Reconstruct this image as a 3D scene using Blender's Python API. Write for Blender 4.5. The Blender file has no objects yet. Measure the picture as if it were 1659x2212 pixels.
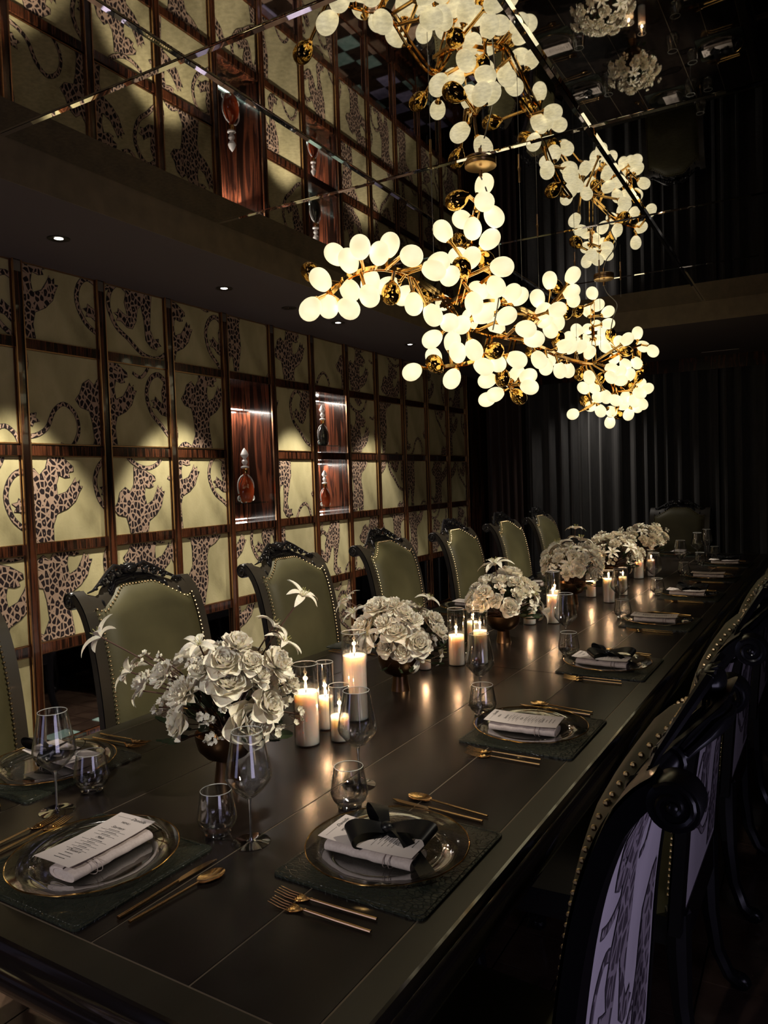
import bpy, bmesh, math, random
from mathutils import Vector, Matrix, Euler
PI = math.pi
random.seed(11)
CAM=([0.869073, 0.493619, -0.032437],[0.007138, 0.053051, 0.998566],[-0.494632, 0.868059, -0.042582],1629.973077)
EGGS=[[-1.488,2.151,2.102,0],[-1.49,2.266,2.131,0],[-1.408,2.266,2.113,0],[-1.517,2.262,2.227,0],[-1.695,2.463,2.325,1],[-1.504,2.346,2.333,0],[-1.432,2.318,2.292,0],[-1.351,2.265,2.312,0],[-1.318,2.34,2.303,0],[-1.32,2.418,2.352,0],[-1.174,2.301,2.262,0],[-1.355,2.322,2.16,0],[-1.485,2.403,2.216,0],[-1.427,2.459,2.247,0],[-1.353,2.48,2.199,1],[-1.41,2.567,2.251,0],[-1.412,2.696,2.242,0],[-1.336,2.629,2.185,0],[-1.27,2.658,2.139,0],[-1.185,2.498,2.26,0],[-1.199,2.57,2.306,0],[-1.23,2.729,2.116,0],[-1.22,2.821,2.122,0],[-1.186,2.644,2.272,0],[-1.168,2.716,2.313,1],[-1.228,2.832,2.394,0],[-1.16,2.79,2.366,0],[-1.127,2.867,2.365,1],[-0.984,2.655,2.274,0],[-1.072,2.822,2.251,0],[-1.171,2.881,2.262,0],[-1.149,2.779,2.19,0],[-1.15,2.87,2.159,0],[-1.229,2.93,2.16,0],[-1.2,3.097,2.262,0],[-1.132,2.876,2.67,0],[-1.073,2.722,2.547,0],[-1.066,2.803,2.514,0],[-1.153,2.652,2.548,1],[-1.164,2.824,2.492,0],[-1.247,2.921,2.568,0],[-1.243,2.716,2.466,0],[-1.091,2.815,2.432,0],[-1.369,3.16,2.563,1],[-1.355,2.826,2.081,0],[-1.338,2.985,2.089,0],[-1.292,2.936,2.032,0],[-1.2,2.888,2.028,0],[-1.453,3.04,2.043,0],[-1.398,2.933,1.995,1],[-1.452,2.826,1.957,0],[-1.318,2.929,1.926,0],[-1.154,2.994,2.032,1],[-1.213,3.022,1.977,0],[-1.185,3.105,1.999,0],[-1.333,3.366,1.963,0],[-1.356,3.524,1.912,0],[-1.419,3.576,1.897,0],[-1.249,3.341,1.966,1],[-1.498,3.054,2.321,1],[-1.468,3.187,2.311,0],[-1.089,2.974,2.163,0],[-1.117,3.216,2.293,0],[-1.118,3.131,2.291,0],[-1.164,3.625,2.369,0],[-1.128,3.595,2.297,0],[-1.048,3.556,2.287,0],[-1.189,4.203,2.412,1],[-1.042,3.077,2.122,0],[-1.033,3.154,2.09,0],[-1.145,3.757,2.238,0],[-1.148,3.678,2.273,0],[-1.163,3.955,2.31,0],[-1.249,3.281,2.192,0],[-1.089,3.089,2.001,0],[-1.121,3.491,2.053,0],[-1.18,3.787,2.06,0],[-1.198,3.552,1.988,0],[-1.173,3.494,1.93,0],[-1.27,3.597,2.01,0],[-1.33,3.66,1.994,0],[-1.249,3.553,1.895,1],[-1.19,4.038,2.235,1],[-1.235,3.727,2.3,1],[-1.317,3.465,2.3,1],[-1.219,3.721,2.133,1],[-1.134,3.734,2.474,0],[-1.038,3.8,2.498,0],[-1.066,3.874,2.436,0],[-1.123,4.116,2.455,0],[-1.172,3.951,2.496,1],[-1.13,3.934,2.176,0],[-1.157,4.162,2.207,0],[-1.209,4.561,2.267,0],[-1.273,4.57,2.326,0],[-1.32,4.346,2.178,0],[-1.194,4.079,2.075,0],[-1.23,4.372,2.111,0],[-1.186,4.787,2.626,0],[-1.209,5.017,2.597,0],[-1.161,5.078,2.56,0],[-1.284,4.796,2.53,1],[-1.287,5.065,2.582,0],[-1.174,5.137,2.494,0],[-1.27,5.199,2.505,0],[-1.304,5.128,2.475,0],[-1.278,4.758,2.404,0],[-1.26,5.362,2.472,0],[-1.177,5.228,2.433,1],[-1.239,5.291,2.423,0],[-1.267,5.194,2.406,0],[-1.204,5.178,2.35,0],[-1.203,4.757,2.258,0],[-1.185,5.338,2.379,0],[-0.997,4.858,2.33,0],[-1.025,5.333,2.442,0],[-0.99,5.33,2.351,0],[-0.906,5.204,2.295,0],[-1.074,5.184,2.308,1],[-1.018,5.405,2.322,1],[-1.035,5.335,2.246,0],[-1.159,5.255,2.28,0],[-1.117,4.961,2.173,0],[-1.092,5.259,2.232,0],[-1.281,4.803,2.141,1],[-1.209,4.759,2.108,0],[-1.208,5.034,2.127,1],[-1.109,4.903,2.113,0],[-1.103,5.157,2.171,0],[-1.06,5.231,2.156,0],[-1.091,5.097,2.109,0],[-1.02,5.304,2.145,1],[-1.023,5.385,2.107,0],[-1.067,5.302,2.075,1],[-0.967,5.328,2.064,0],[-0.966,5.057,2.013,0],[-1.084,5.204,2.007,0],[-1.02,5.162,1.976,0],[-1.001,5.317,1.967,0],[-1.049,5.384,1.952,0],[-1.296,4.955,2.064,0],[-1.264,5.099,2.074,0],[-1.127,4.838,1.986,0],[-1.213,4.995,2.001,0],[-1.108,5.01,1.976,0],[-1.119,5.279,1.964,0],[-1.348,5.163,2.002,1],[-1.291,5.109,1.956,0],[-1.221,5.078,1.921,0],[-1.352,4.895,1.897,0],[-1.183,5.212,1.922,0],[-1.171,5.356,1.908,1],[-1.091,5.329,1.904,0],[-1.203,5.264,1.854,0],[-1.013,5.415,2.227,1],[-1.311,5.021,2.391,0],[-1.291,5.102,2.391,0],[-1.118,5.205,2.376,0]]
SKEL={"a":[[-1.51,2.306,2.187],[-1.497,2.359,2.232],[-1.451,2.383,2.263],[-1.387,2.426,2.283],[-1.334,2.506,2.282],[-1.355,2.717,2.294],[-1.369,2.941,2.285],[-1.287,2.92,2.234]],"b":[[-1.357,2.934,2.233],[-1.237,2.879,2.248],[-1.111,2.87,2.3]],"c":[[-1.271,2.908,2.23],[-1.186,2.78,2.293],[-1.21,2.887,2.431],[-1.175,2.873,2.532],[-1.128,2.796,2.572]],"d":[[-1.359,2.963,2.272],[-1.243,2.884,2.137],[-1.21,3.108,2.125],[-1.152,3.237,2.117],[-1.184,3.735,2.147],[-1.223,4.234,2.166],[-1.237,4.787,2.199],[-1.2,5.057,2.233],[-1.117,5.225,2.309],[-0.996,5.302,2.358]],"e":[[-1.162,3.64,2.271],[-1.151,3.924,2.425],[-1.106,4.03,2.518]],"f":[[-1.222,4.951,2.217],[-1.252,5.057,2.369],[-1.253,5.05,2.518],[-1.208,4.875,2.585]],"g":[[-1.21,3.108,2.125],[-1.219,3.043,2.032],[-1.276,2.999,1.994],[-1.373,2.975,1.987],[-1.429,2.954,1.979]],"h":[[-1.152,3.237,2.117],[-1.187,3.269,2.047],[-1.261,3.373,1.993],[-1.273,3.528,1.943]],"i":[[-1.2,5.057,2.233],[-1.149,5.085,2.134],[-1.097,5.183,2.069],[-1.04,5.266,2.003]],"j":[[-1.12,5.15,2.046],[-1.209,5.075,1.996],[-1.32,5.051,1.933]],"k":[[-1.149,5.085,2.134],[-1.133,5.138,2.031],[-1.14,5.203,1.945],[-1.176,5.208,1.892]],"l":[[-1.162,3.64,2.271],[-1.155,3.319,2.269],[-1.187,3.058,2.255],[-1.245,2.894,2.214]],"m":[[-1.152,3.237,2.117],[-1.146,3.412,2.178],[-1.162,3.64,2.271]]}
FLOW1=[["rose",0.136,-0.051,-0.064,0.061],["rose",0.169,-0.025,-0.022,0.046],["rose",-0.051,-0.125,-0.064,0.045],["dahlia",-0.005,-0.138,0.018,0.052],["rose",0.106,-0.101,0.046,0.052],["rose",0.093,-0.098,0.092,0.046],["peony",0.175,0.005,0.074,0.051],["peony",0.109,-0.063,0.13,0.042],["peony",-0.08,-0.13,0.053,0.043],["lily",0.021,-0.105,0.132,0.038],["peony",-0.183,-0.104,0.013,0.037],["floret",-0.128,-0.113,-0.043,0.032],["peony",0.186,0.033,0.017,0.034],["floret",0.042,-0.116,-0.055,0.029],["floret",0.033,-0.093,-0.108,0.027],["floret",-0.177,-0.097,0.086,0.021],["floret",-0.121,-0.104,0.086,0.017],["floret",0.172,0.094,-0.082,0.026],["lily",-0.279,-0.152,0.139,0.047],["lily",-0.215,-0.12,0.045,0.044],["lily",-0.193,-0.11,-0.004,0.035],["lily",0.115,0.073,0.153,0.04],["lily",0.18,0.113,0.225,0.042],["lily",0.138,0.084,0.109,0.04],["peony",0.16,-0.048,0.052,0.033],["peony",0.044,-0.125,0.07,0.037],["floret",0.002,-0.126,0.093,0.024],["rose",0.143,-0.058,0.086,0.033],["floret",0.094,-0.106,-0.007,0.03],["floret",0.138,0.041,-0.118,0.03]]
FLOW2=[["rose",0.013,-0.125,-0.032,0.035],["rose",0.065,-0.096,-0.05,0.038],["rose",0.112,-0.066,-0.021,0.049],["rose",0.05,-0.117,0.026,0.047],["rose",-0.026,-0.112,0.106,0.045],["peony",0.031,-0.099,0.11,0.038],["peony",0.153,0.005,0.016,0.048],["peony",0.098,-0.078,0.06,0.042],["peony",-0.073,-0.131,0.039,0.045],["peony",-0.045,-0.135,-0.019,0.035],["lily",-0.164,-0.087,0.121,0.043],["lily",0.114,0.026,0.121,0.039],["lily",0.135,0.073,-0.076,0.049],["lily",-0.052,-0.137,0.01,0.044],["lily",0.102,-0.043,-0.086,0.041],["lily",-0.142,-0.078,0.074,0.043],["floret",0.059,-0.105,0.067,0.038],["floret",0.138,-0.023,-0.031,0.035],["peony",0.07,-0.089,0.089,0.038],["peony",0.009,-0.128,0.052,0.041],["floret",-0.099,-0.122,-0.021,0.032],["peony",0.147,0.002,0.054,0.035]]
SPRIGS={3:[["lily",-0.03,-0.009,0.162,0.063],["rose",0.032,0.024,0.118,0.054],["lily",0.163,0.089,-0.069,0.05],["lily",-0.118,-0.066,0.025,0.05]],4:[["lily",0.022,0.023,0.21,0.048],["lily",0.047,0.034,0.145,0.064],["lily",-0.069,-0.033,0.123,0.069]],5:[["floret",-0.059,-0.027,0.133,0.037],["peony",0.076,0.047,0.075,0.062],["lily",0.116,0.062,-0.082,0.062]],6:[["floret",-0.139,-0.075,0.083,0.028],["floret",-0.086,-0.045,0.081,0.028],["floret",0.047,0.032,0.098,0.028],["floret",0.103,0.064,0.11,0.043],["floret",0.177,0.104,0.064,0.025],["lily",0.109,0.064,0.049,0.043]]}

# ------------------------------------------------------------------ camera, world, lights, exposure
SC = bpy.context.scene
COL = SC.collection
cam = bpy.data.cameras.new('camera'); camo = bpy.data.objects.new('camera', cam); COL.objects.link(camo)
r_, u_, f_, F_ = CAM
camo.matrix_world = Matrix(((r_[0], u_[0], -f_[0], 0), (r_[1], u_[1], -f_[1], 0), (r_[2], u_[2], -f_[2], 1.51), (0, 0, 0, 1)))
cam.sensor_fit = 'VERTICAL'; cam.sensor_height = 36.0; cam.lens = F_ / 2212 * 36.0; cam.clip_start = 0.02
SC.camera = camo
SC.view_settings.view_transform = 'Standard'; SC.view_settings.look = 'None'
SC.view_settings.gamma = 1.0; SC.view_settings.use_curve_mapping = False
SC.view_settings.exposure = 0.0
wd = bpy.data.worlds.new('room_dark'); SC.world = wd; wd.use_nodes = True
wd.node_tree.nodes['Background'].inputs[0].default_value = (0.5, 0.5, 0.6, 1)
wd.node_tree.nodes['Background'].inputs[1].default_value = 0.004
EGG_EMIT = 1.13
SPOT_W = 185.0
def lamp(kind, name, loc, energy, color, rot=(0, 0, 0), **kw):
    l = bpy.data.lights.new(name, kind); l.energy = energy; l.color = color
    for k, v in kw.items(): setattr(l, k, v)
    o = bpy.data.objects.new(name, l); o.location = loc; o.rotation_euler = rot; COL.objects.link(o); return o
# cool lilac fill added out of view at the right, tinting the chair backs
lamp('AREA', 'lilac_fill', (1.04, 0.55, 0.90), 7.0, (0.74, 0.68, 1.0), (0, math.radians(96), 0), shape='RECTANGLE', size=.7, size_y=1.7)
# downlights recessed in the soffit along the panelled wall, one per builder call below
SPOTS_L = [(-2.84, y) for y in (-0.1, 1.1, 2.21, 3.27, 4.43, 5.50)]
for i, (x, y) in enumerate(SPOTS_L):
    lamp('SPOT', 'spot_beam', (x, y, 2.585), SPOT_W * (1.0 if i < 5 else .55), (1.0, 0.90, 0.72), (0, 0, 0), spot_size=math.radians(63), spot_blend=0.30, shadow_soft_size=0.025)
for y in (1.7, 3.3, 4.9, 6.4):  # spots added to brighten table, flowers and left chairs; no fittings modelled
    lamp('SPOT', 'spot_beam', (0.62, y, 2.585), 215, (1.0, 0.90, 0.72), (0, math.radians(52), 0), spot_size=math.radians(42), spot_blend=0.8, shadow_soft_size=0.03)

lamp('SPOT', 'spot_beam', (-2.0, 7.70, 2.585), 20, (1.0, 0.9, 0.78), (0, 0, 0), spot_size=math.radians(110), spot_blend=0.8, shadow_soft_size=0.03)  # spot added to bring out the curtain folds
lamp('SPOT', 'spot_beam', (-1.0, -1.72, 2.585), 150, (1.0, 0.94, 0.88), (math.radians(63), 0, math.radians(5)), spot_size=math.radians(40), spot_blend=0.9, shadow_soft_size=0.04)  # spot added behind the camera, frontal fill for flowers and glasses
lamp('AREA', 'lilac_fill', (-2.3, -1.75, 1.25), 3.5, (0.62, 0.60, 1.0), (math.radians(90), 0, 0), shape='RECTANGLE', size=.9, size_y=1.6)  # lilac fill added behind the camera, edging the near table rim

# ------------------------------------------------------------------ materials
def new_mat(name):
    m = bpy.data.materials.new(name); m.use_nodes = True
    nt = m.node_tree; nt.nodes.clear()
    out = nt.nodes.new('ShaderNodeOutputMaterial')
    return m, nt, out
def N(nt, t, **kw):
    n = nt.nodes.new(t)
    for k, v in kw.items():
        if hasattr(n, k) and k not in ('Scale',): setattr(n, k, v)
        else: n.inputs[k].default_value = v
    return n
def pbr(name, color, rough=.5, metal=0.0, spec=.5, coat=0.0, sheen=0.0, emit=None, emit_s=0, sss=0, bump=None):
    m, nt, out = new_mat(name)
    b = nt.nodes.new('ShaderNodeBsdfPrincipled')
    b.inputs['Base Color'].default_value = (*color, 1); b.inputs['Roughness'].default_value = rough
    b.inputs['Metallic'].default_value = metal; b.inputs['Specular IOR Level'].default_value = spec
    b.inputs['Coat Weight'].default_value = coat; b.inputs['Coat Roughness'].default_value = .05
    if sheen: b.inputs['Sheen Weight'].default_value = sheen
    if emit: b.inputs['Emission Color'].default_value = (*emit, 1); b.inputs['Emission Strength'].default_value = emit_s
    if sss:
        b.inputs['Subsurface Weight'].default_value = sss; b.inputs['Subsurface Radius'].default_value = (1, .72, .55); b.inputs['Subsurface Scale'].default_value = .06
    nt.links.new(b.outputs[0], out.inputs[0])
    if bump: add_bump(nt, b, *bump)
    return m
def coords(nt, scale=(1, 1, 1), kind='Object'):
    tc = nt.nodes.new('ShaderNodeTexCoord'); mp = nt.nodes.new('ShaderNodeMapping')
    mp.inputs['Scale'].default_value = scale; nt.links.new(tc.outputs[kind], mp.inputs[0]); return mp.outputs[0]
def add_bump(nt, b, scale, strength, dist=.002, stretch=(1, 1, 1), kind='noise'):
    v = coords(nt, stretch)
    if kind == 'noise':
        t = nt.nodes.new('ShaderNodeTexNoise'); t.inputs['Scale'].default_value = scale; o = t.outputs[0]
    else:
        t = nt.nodes.new('ShaderNodeTexVoronoi'); t.feature = 'DISTANCE_TO_EDGE'; t.inputs['Scale'].default_value = scale
        mr = nt.nodes.new('ShaderNodeMapRange'); mr.inputs[2].default_value = .12; nt.links.new(t.outputs[0], mr.inputs[0]); o = mr.outputs[0]
    nt.links.new(v, t.inputs['Vector'])
    bp = nt.nodes.new('ShaderNodeBump'); bp.inputs['Strength'].default_value = strength; bp.inputs['Distance'].default_value = dist
    nt.links.new(o, bp.inputs['Height']); nt.links.new(bp.outputs[0], b.inputs['Normal'])
def ramp(nt, fac, stops):
    r = nt.nodes.new('ShaderNodeValToRGB'); e = r.color_ramp.elements
    while len(e) < len(stops): e.new(.5)
    for i, (p, c) in enumerate(stops): e[i].position = p; e[i].color = (*c, 1)
    nt.links.new(fac, r.inputs[0]); return r.outputs[0]
def noisy(name, stops, scale, stretch=(1, 1, 1), rough=.5, metal=0, spec=.5, coat=0, detail=4, distort=0, bump=None, sheen=0, sss=0):
    m, nt, out = new_mat(name)
    b = nt.nodes.new('ShaderNodeBsdfPrincipled')
    t = nt.nodes.new('ShaderNodeTexNoise'); t.inputs['Scale'].default_value = scale; t.inputs['Detail'].default_value = detail; t.inputs['Distortion'].default_value = distort
    nt.links.new(coords(nt, stretch), t.inputs['Vector'])
    nt.links.new(ramp(nt, t.outputs[0], stops), b.inputs['Base Color'])
    b.inputs['Roughness'].default_value = rough; b.inputs['Metallic'].default_value = metal; b.inputs['Specular IOR Level'].default_value = spec
    b.inputs['Coat Weight'].default_value = coat; b.inputs['Coat Roughness'].default_value = .04; b.inputs['Sheen Weight'].default_value = sheen
    if sss: b.inputs['Subsurface Weight'].default_value = sss; b.inputs['Subsurface Scale'].default_value = .02
    nt.links.new(b.outputs[0], out.inputs[0])
    if bump: add_bump(nt, b, *bump)
    return m
def leopard_mat(name, light, dark, scale, rough=.7):
    m, nt, out = new_mat(name)
    b = nt.nodes.new('ShaderNodeBsdfPrincipled'); b.inputs['Roughness'].default_value = rough; b.inputs['Specular IOR Level'].default_value = .2
    v = nt.nodes.new('ShaderNodeTexVoronoi'); v.feature = 'DISTANCE_TO_EDGE'; v.inputs['Scale'].default_value = scale
    nt.links.new(coords(nt, (1, 1, .7)), v.inputs['Vector'])
    nt.links.new(ramp(nt, v.outputs[0], [(0, light), (.10, light), (.14, dark), (.40, dark), (.46, light)]), b.inputs['Base Color'])
    nt.links.new(b.outputs[0], out.inputs[0]); return m
def glass_mat(name, tint=(1, 1, 1), f0=.05, rough=0.0, boost=1.0):
    # a thin sheet of glass: clear straight through, mirror-like towards grazing angles (Schlick)
    m, nt, out = new_mat(name)
    tr = nt.nodes.new('ShaderNodeBsdfTransparent'); tr.inputs[0].default_value = (*tint, 1)
    gl = nt.nodes.new('ShaderNodeBsdfGlossy'); gl.inputs['Roughness'].default_value = rough
    lw = nt.nodes.new('ShaderNodeLayerWeight'); lw.inputs[0].default_value = .5
    pw = nt.nodes.new('ShaderNodeMath'); pw.operation = 'POWER'; pw.inputs[1].default_value = 3.0
    mu = nt.nodes.new('ShaderNodeMath'); mu.operation = 'MULTIPLY_ADD'; mu.inputs[1].default_value = .85 * boost; mu.inputs[2].default_value = f0 * boost; mu.use_clamp = True
    mx = nt.nodes.new('ShaderNodeMixShader')
    nt.links.new(lw.outputs['Facing'], pw.inputs[0]); nt.links.new(pw.outputs[0], mu.inputs[0]); nt.links.new(mu.outputs[0], mx.inputs[0])
    nt.links.new(tr.outputs[0], mx.inputs[1]); nt.links.new(gl.outputs[0], mx.inputs[2]); nt.links.new(mx.outputs[0], out.inputs[0])
    return m
def emit_mat(name, color, s):
    m, nt, out = new_mat(name); e = nt.nodes.new('ShaderNodeEmission'); e.inputs[0].default_value = (*color, 1); e.inputs[1].default_value = s
    nt.links.new(e.outputs[0], out.inputs[0]); return m
EB = [(.30, (.004, .002, .0015)), (.46, (.012, .005, .003)), (.52, (.09, .028, .012)), (.56, (.014, .006, .004)), (.64, (.06, .018, .009)), (.70, (.01, .004, .003))]
M = {}
M['ebony_v'] = noisy('ebony_upright', EB, 26, (1, 1, .035), rough=.18, coat=.8, detail=3, distort=.3)
M['ebony_h'] = noisy('ebony_crossgrain', EB, 30, (.3, 1, .05), rough=.18, coat=.8, detail=3)
M['niche_wood'] = noisy('ebony_niche', [(.30, (.006, .003, .002)), (.44, (.014, .006, .004)), (.52, (.13, .038, .018)), (.57, (.02, .008, .006)), (.64, (.09, .026, .013)), (.70, (.012, .005, .004))], 14, (1, 1, .06), rough=.2, coat=.5, detail=3, distort=.5)
M['brass_trim'] = pbr('copper_trim', (.62, .36, .2), .28, 1)
M['velvet'] = noisy('olive_gold_velvet', [(.28, (.20, .17, .082)), (.42, (.37, .325, .17)), (.60, (.47, .415, .23)), (.8, (.36, .315, .165))], 5, (1, 1, .55), rough=.62, spec=.25, detail=7, sheen=.15, bump=(90, .25, .002))
M['leopard'] = leopard_mat('leopard_embroidery', (.38, .265, .20), (.016, .010, .012), 42)
M['leopard_edge'] = pbr('embroidery_outline', (.03, .02, .02), .7)
M['black_glass'] = pbr('black_mirror_glass', (.30, .30, .32), .03, 1)
M['mirror'] = noisy('smoked_mirror', [(.35, (.44, .42, .40)), (.7, (.58, .56, .53))], 60, rough=.015, metal=1, detail=3)
M['mirror_edge'] = pbr('mirror_bevel', (.85, .84, .82), .02, 1)
M['soffit'] = pbr('soffit_paint', (.075, .06, .062), .8)
M['fascia'] = noisy('fascia_bronze_plaster', [(.3, (.10, .075, .045)), (.7, (.15, .11, .065))], 14, rough=.6, detail=6)
M['dark_wall'] = pbr('dark_wall_paint', (.02, .017, .016), .6)
M['curtain'] = noisy('charcoal_curtain', [(.3, (.028, .028, .03)), (.7, (.05, .048, .05))], 30, (1, 1, .2), rough=.75, sheen=.3)
M['brown_curtain'] = noisy('brown_curtain', [(.3, (.03, .012, .010)), (.7, (.05, .022, .018))], 30, (1, 1, .2), rough=.7, sheen=.2)
M['table'] = noisy('black_walnut_lacquer', [(.3, (.008, .006, .0055)), (.7, (.018, .013, .011))], 3, (6, 1, 6), rough=.25, spec=.42, detail=6, bump=(120, .05, .0005, (6, .3, 1)))
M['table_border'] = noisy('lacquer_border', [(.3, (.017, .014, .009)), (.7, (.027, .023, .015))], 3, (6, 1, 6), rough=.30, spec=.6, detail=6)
M['table_edge'] = pbr('table_edge_gloss', (.008, .006, .006), .14, 0, .6, .6)
M['groove'] = pbr('table_inlay_line', (.24, .19, .135), .35, .4)
M['chair_wood'] = pbr('chair_black_lacquer', (.007, .0065, .008), .28, 0, .35, .1)
M['chair_band'] = pbr('chair_bronze_frame', (.028, .022, .015), .42, 0, .5, .1)
M['leather'] = noisy('olive_leather', [(.3, (.066, .059, .027)), (.7, (.105, .094, .045))], 5, rough=.52, spec=.3, detail=5, bump=(160, .12, .001))
M['nail'] = pbr('brass_nail', (.45, .33, .19), .32, 1)
M['back_fabric'] = noisy('pale_velvet_back', [(.3, (.50, .44, .48)), (.7, (.60, .53, .57))], 6, rough=.65, spec=.2, detail=6, bump=(220, .2, .001))
M['back_leopard'] = leopard_mat('woven_leopard', (.30, .25, .28), (.08, .062, .075), 38)
M['back_edge'] = pbr('woven_outline', (.07, .055, .07), .7)
M['mat'] = noisy('croc_leather_mat', [(.3, (.012, .015, .011)), (.7, (.022, .026, .018))], 8, rough=.38, bump=(70, .5, .002, (1, 1.6, 1), 'voronoi'))
M['glass'] = glass_mat('clear_glass', (.95, .95, .95), .10, 0, 1.15)
M['plate_glass'] = glass_mat('charger_glass', (.88, .88, .86), .12, .05, 1.2)
M['thick_glass'] = glass_mat('glass_base', (.85, .85, .85), .42, .03, 1.3)
M['steel'] = pbr('satin_steel', (.35, .33, .34), .35, 1)
M['rim'] = pbr('rim_glint', (.5, .5, .48), .10, 0, 1.0)  # opaque pale ring, paints the chandelier's glint onto glass rims
M['gold'] = pbr('polished_gold', (1.0, .62, .22), .12, 1)
M['gold_egg'] = pbr('mirror_gold_egg', (.95, .58, .14), .035, 1)
M['canopy'] = pbr('brushed_brass_canopy', (.75, .48, .22), .32, 1)
M['cable'] = pbr('cable_grey', (.3, .29, .28), .4, .5)
M['cutlery'] = pbr('gold_cutlery', (.95, .62, .30), .16, 1)
M['napkin'] = noisy('ivory_linen', [(.3, (.50, .42, .40)), (.7, (.58, .50, .47))], 200, rough=.8, detail=2)
M['napkin_band'] = pbr('linen_hemstitch', (.34, .27, .25), .85)
M['card'] = pbr('menu_card_stock', (.72, .64, .61), .7)
M['ink'] = pbr('black_ink', (.02, .018, .02), .7)
M['ribbon'] = pbr('black_satin', (.004, .004, .005), .36, 0, .4)
M['petal'] = noisy('ivory_petal', [(.3, (.86, .79, .65)), (.7, (.95, .89, .76))], 12, rough=.6, spec=.25, sss=.12)
M['petal_blush'] = pbr('blush_petal', (.78, .64, .56), .6, 0, .25)
M['petal_cream'] = pbr('cream_petal', (.74, .70, .54), .6, 0, .25)
M['leaf'] = pbr('dark_leaf', (.03, .045, .018), .5)
M['stem'] = pbr('brown_stem', (.09, .045, .03), .6)
M['stamen'] = pbr('stamen', (.45, .42, .15), .6)
M['bronze'] = noisy('antique_bronze_bowl', [(.3, (.18, .10, .05)), (.7, (.30, .17, .085))], 10, rough=.3, metal=1)
M['wax'] = pbr('sand_wax', (.88, .74, .66), .6, sss=1.0)
M['flame'] = emit_mat('candle_flame', (1.0, .62, .28), 22)
M['wick'] = pbr('wick', (.02, .02, .02), .8)
M['egg'] = None
def egg_mat():
    m, nt, out = new_mat('opal_glass_lit')
    b = nt.nodes.new('ShaderNodeBsdfPrincipled'); b.inputs['Base Color'].default_value = (.8, .78, .7, 1); b.inputs['Roughness'].default_value = .35
    lw = nt.nodes.new('ShaderNodeTexNoise'); lw.inputs['Scale'].default_value = 9; nt.links.new(coords(nt), lw.inputs['Vector'])
    c = ramp(nt, lw.outputs[0], [(.36, (.78, .68, .38)), (.62, (1.0, .90, .59))])
    nt.links.new(c, b.inputs['Emission Color']); b.inputs['Emission Strength'].default_value = EGG_EMIT
    nt.links.new(b.outputs[0], out.inputs[0]); return m
M['egg'] = egg_mat()
M['led'] = emit_mat('led_strip_lit', (1.0, .93, .84), 14)
M['spot_face'] = emit_mat('downlight_face', (1.0, .9, .8), 18)
M['metal_dark'] = pbr('dark_metal', (.05, .045, .04), .35, .8)
M['cognac'] = pbr('amber_spirit_glass', (.30, .045, .012), .06, 0, .9, .6)
M['clear_spirit'] = pbr('smoked_spirit_glass', (.05, .05, .045), .05, 0, 1.0, .8)
M['crystal'] = pbr('cut_crystal', (.85, .85, .85), .08, .0, .9); M['crystal'].node_tree.nodes['Principled BSDF'].inputs['Transmission Weight'].default_value = .4
M['shelf_glass'] = glass_mat('shelf_glass', (.75, .92, .90), .08, .0, 1.2)
M['grout'] = noisy('dark_marble', [(.3, (.01, .007, .006)), (.7, (.03, .018, .014))], 4, rough=.22, detail=6)
TILES = []
for nm, a, b2 in (('lilac_marble_tile', (.36, .33, .56), (.58, .52, .80)), ('teal_marble_tile', (.30, .52, .48), (.58, .76, .70)), ('peach_marble_tile', (.48, .30, .22), (.66, .48, .36)), ('brown_marble_tile', (.035, .02, .015), (.08, .05, .035))):
    TILES.append(noisy(nm, [(.3, a), (.7, b2)], 9, rough=.16, detail=7, distort=.6))

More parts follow.
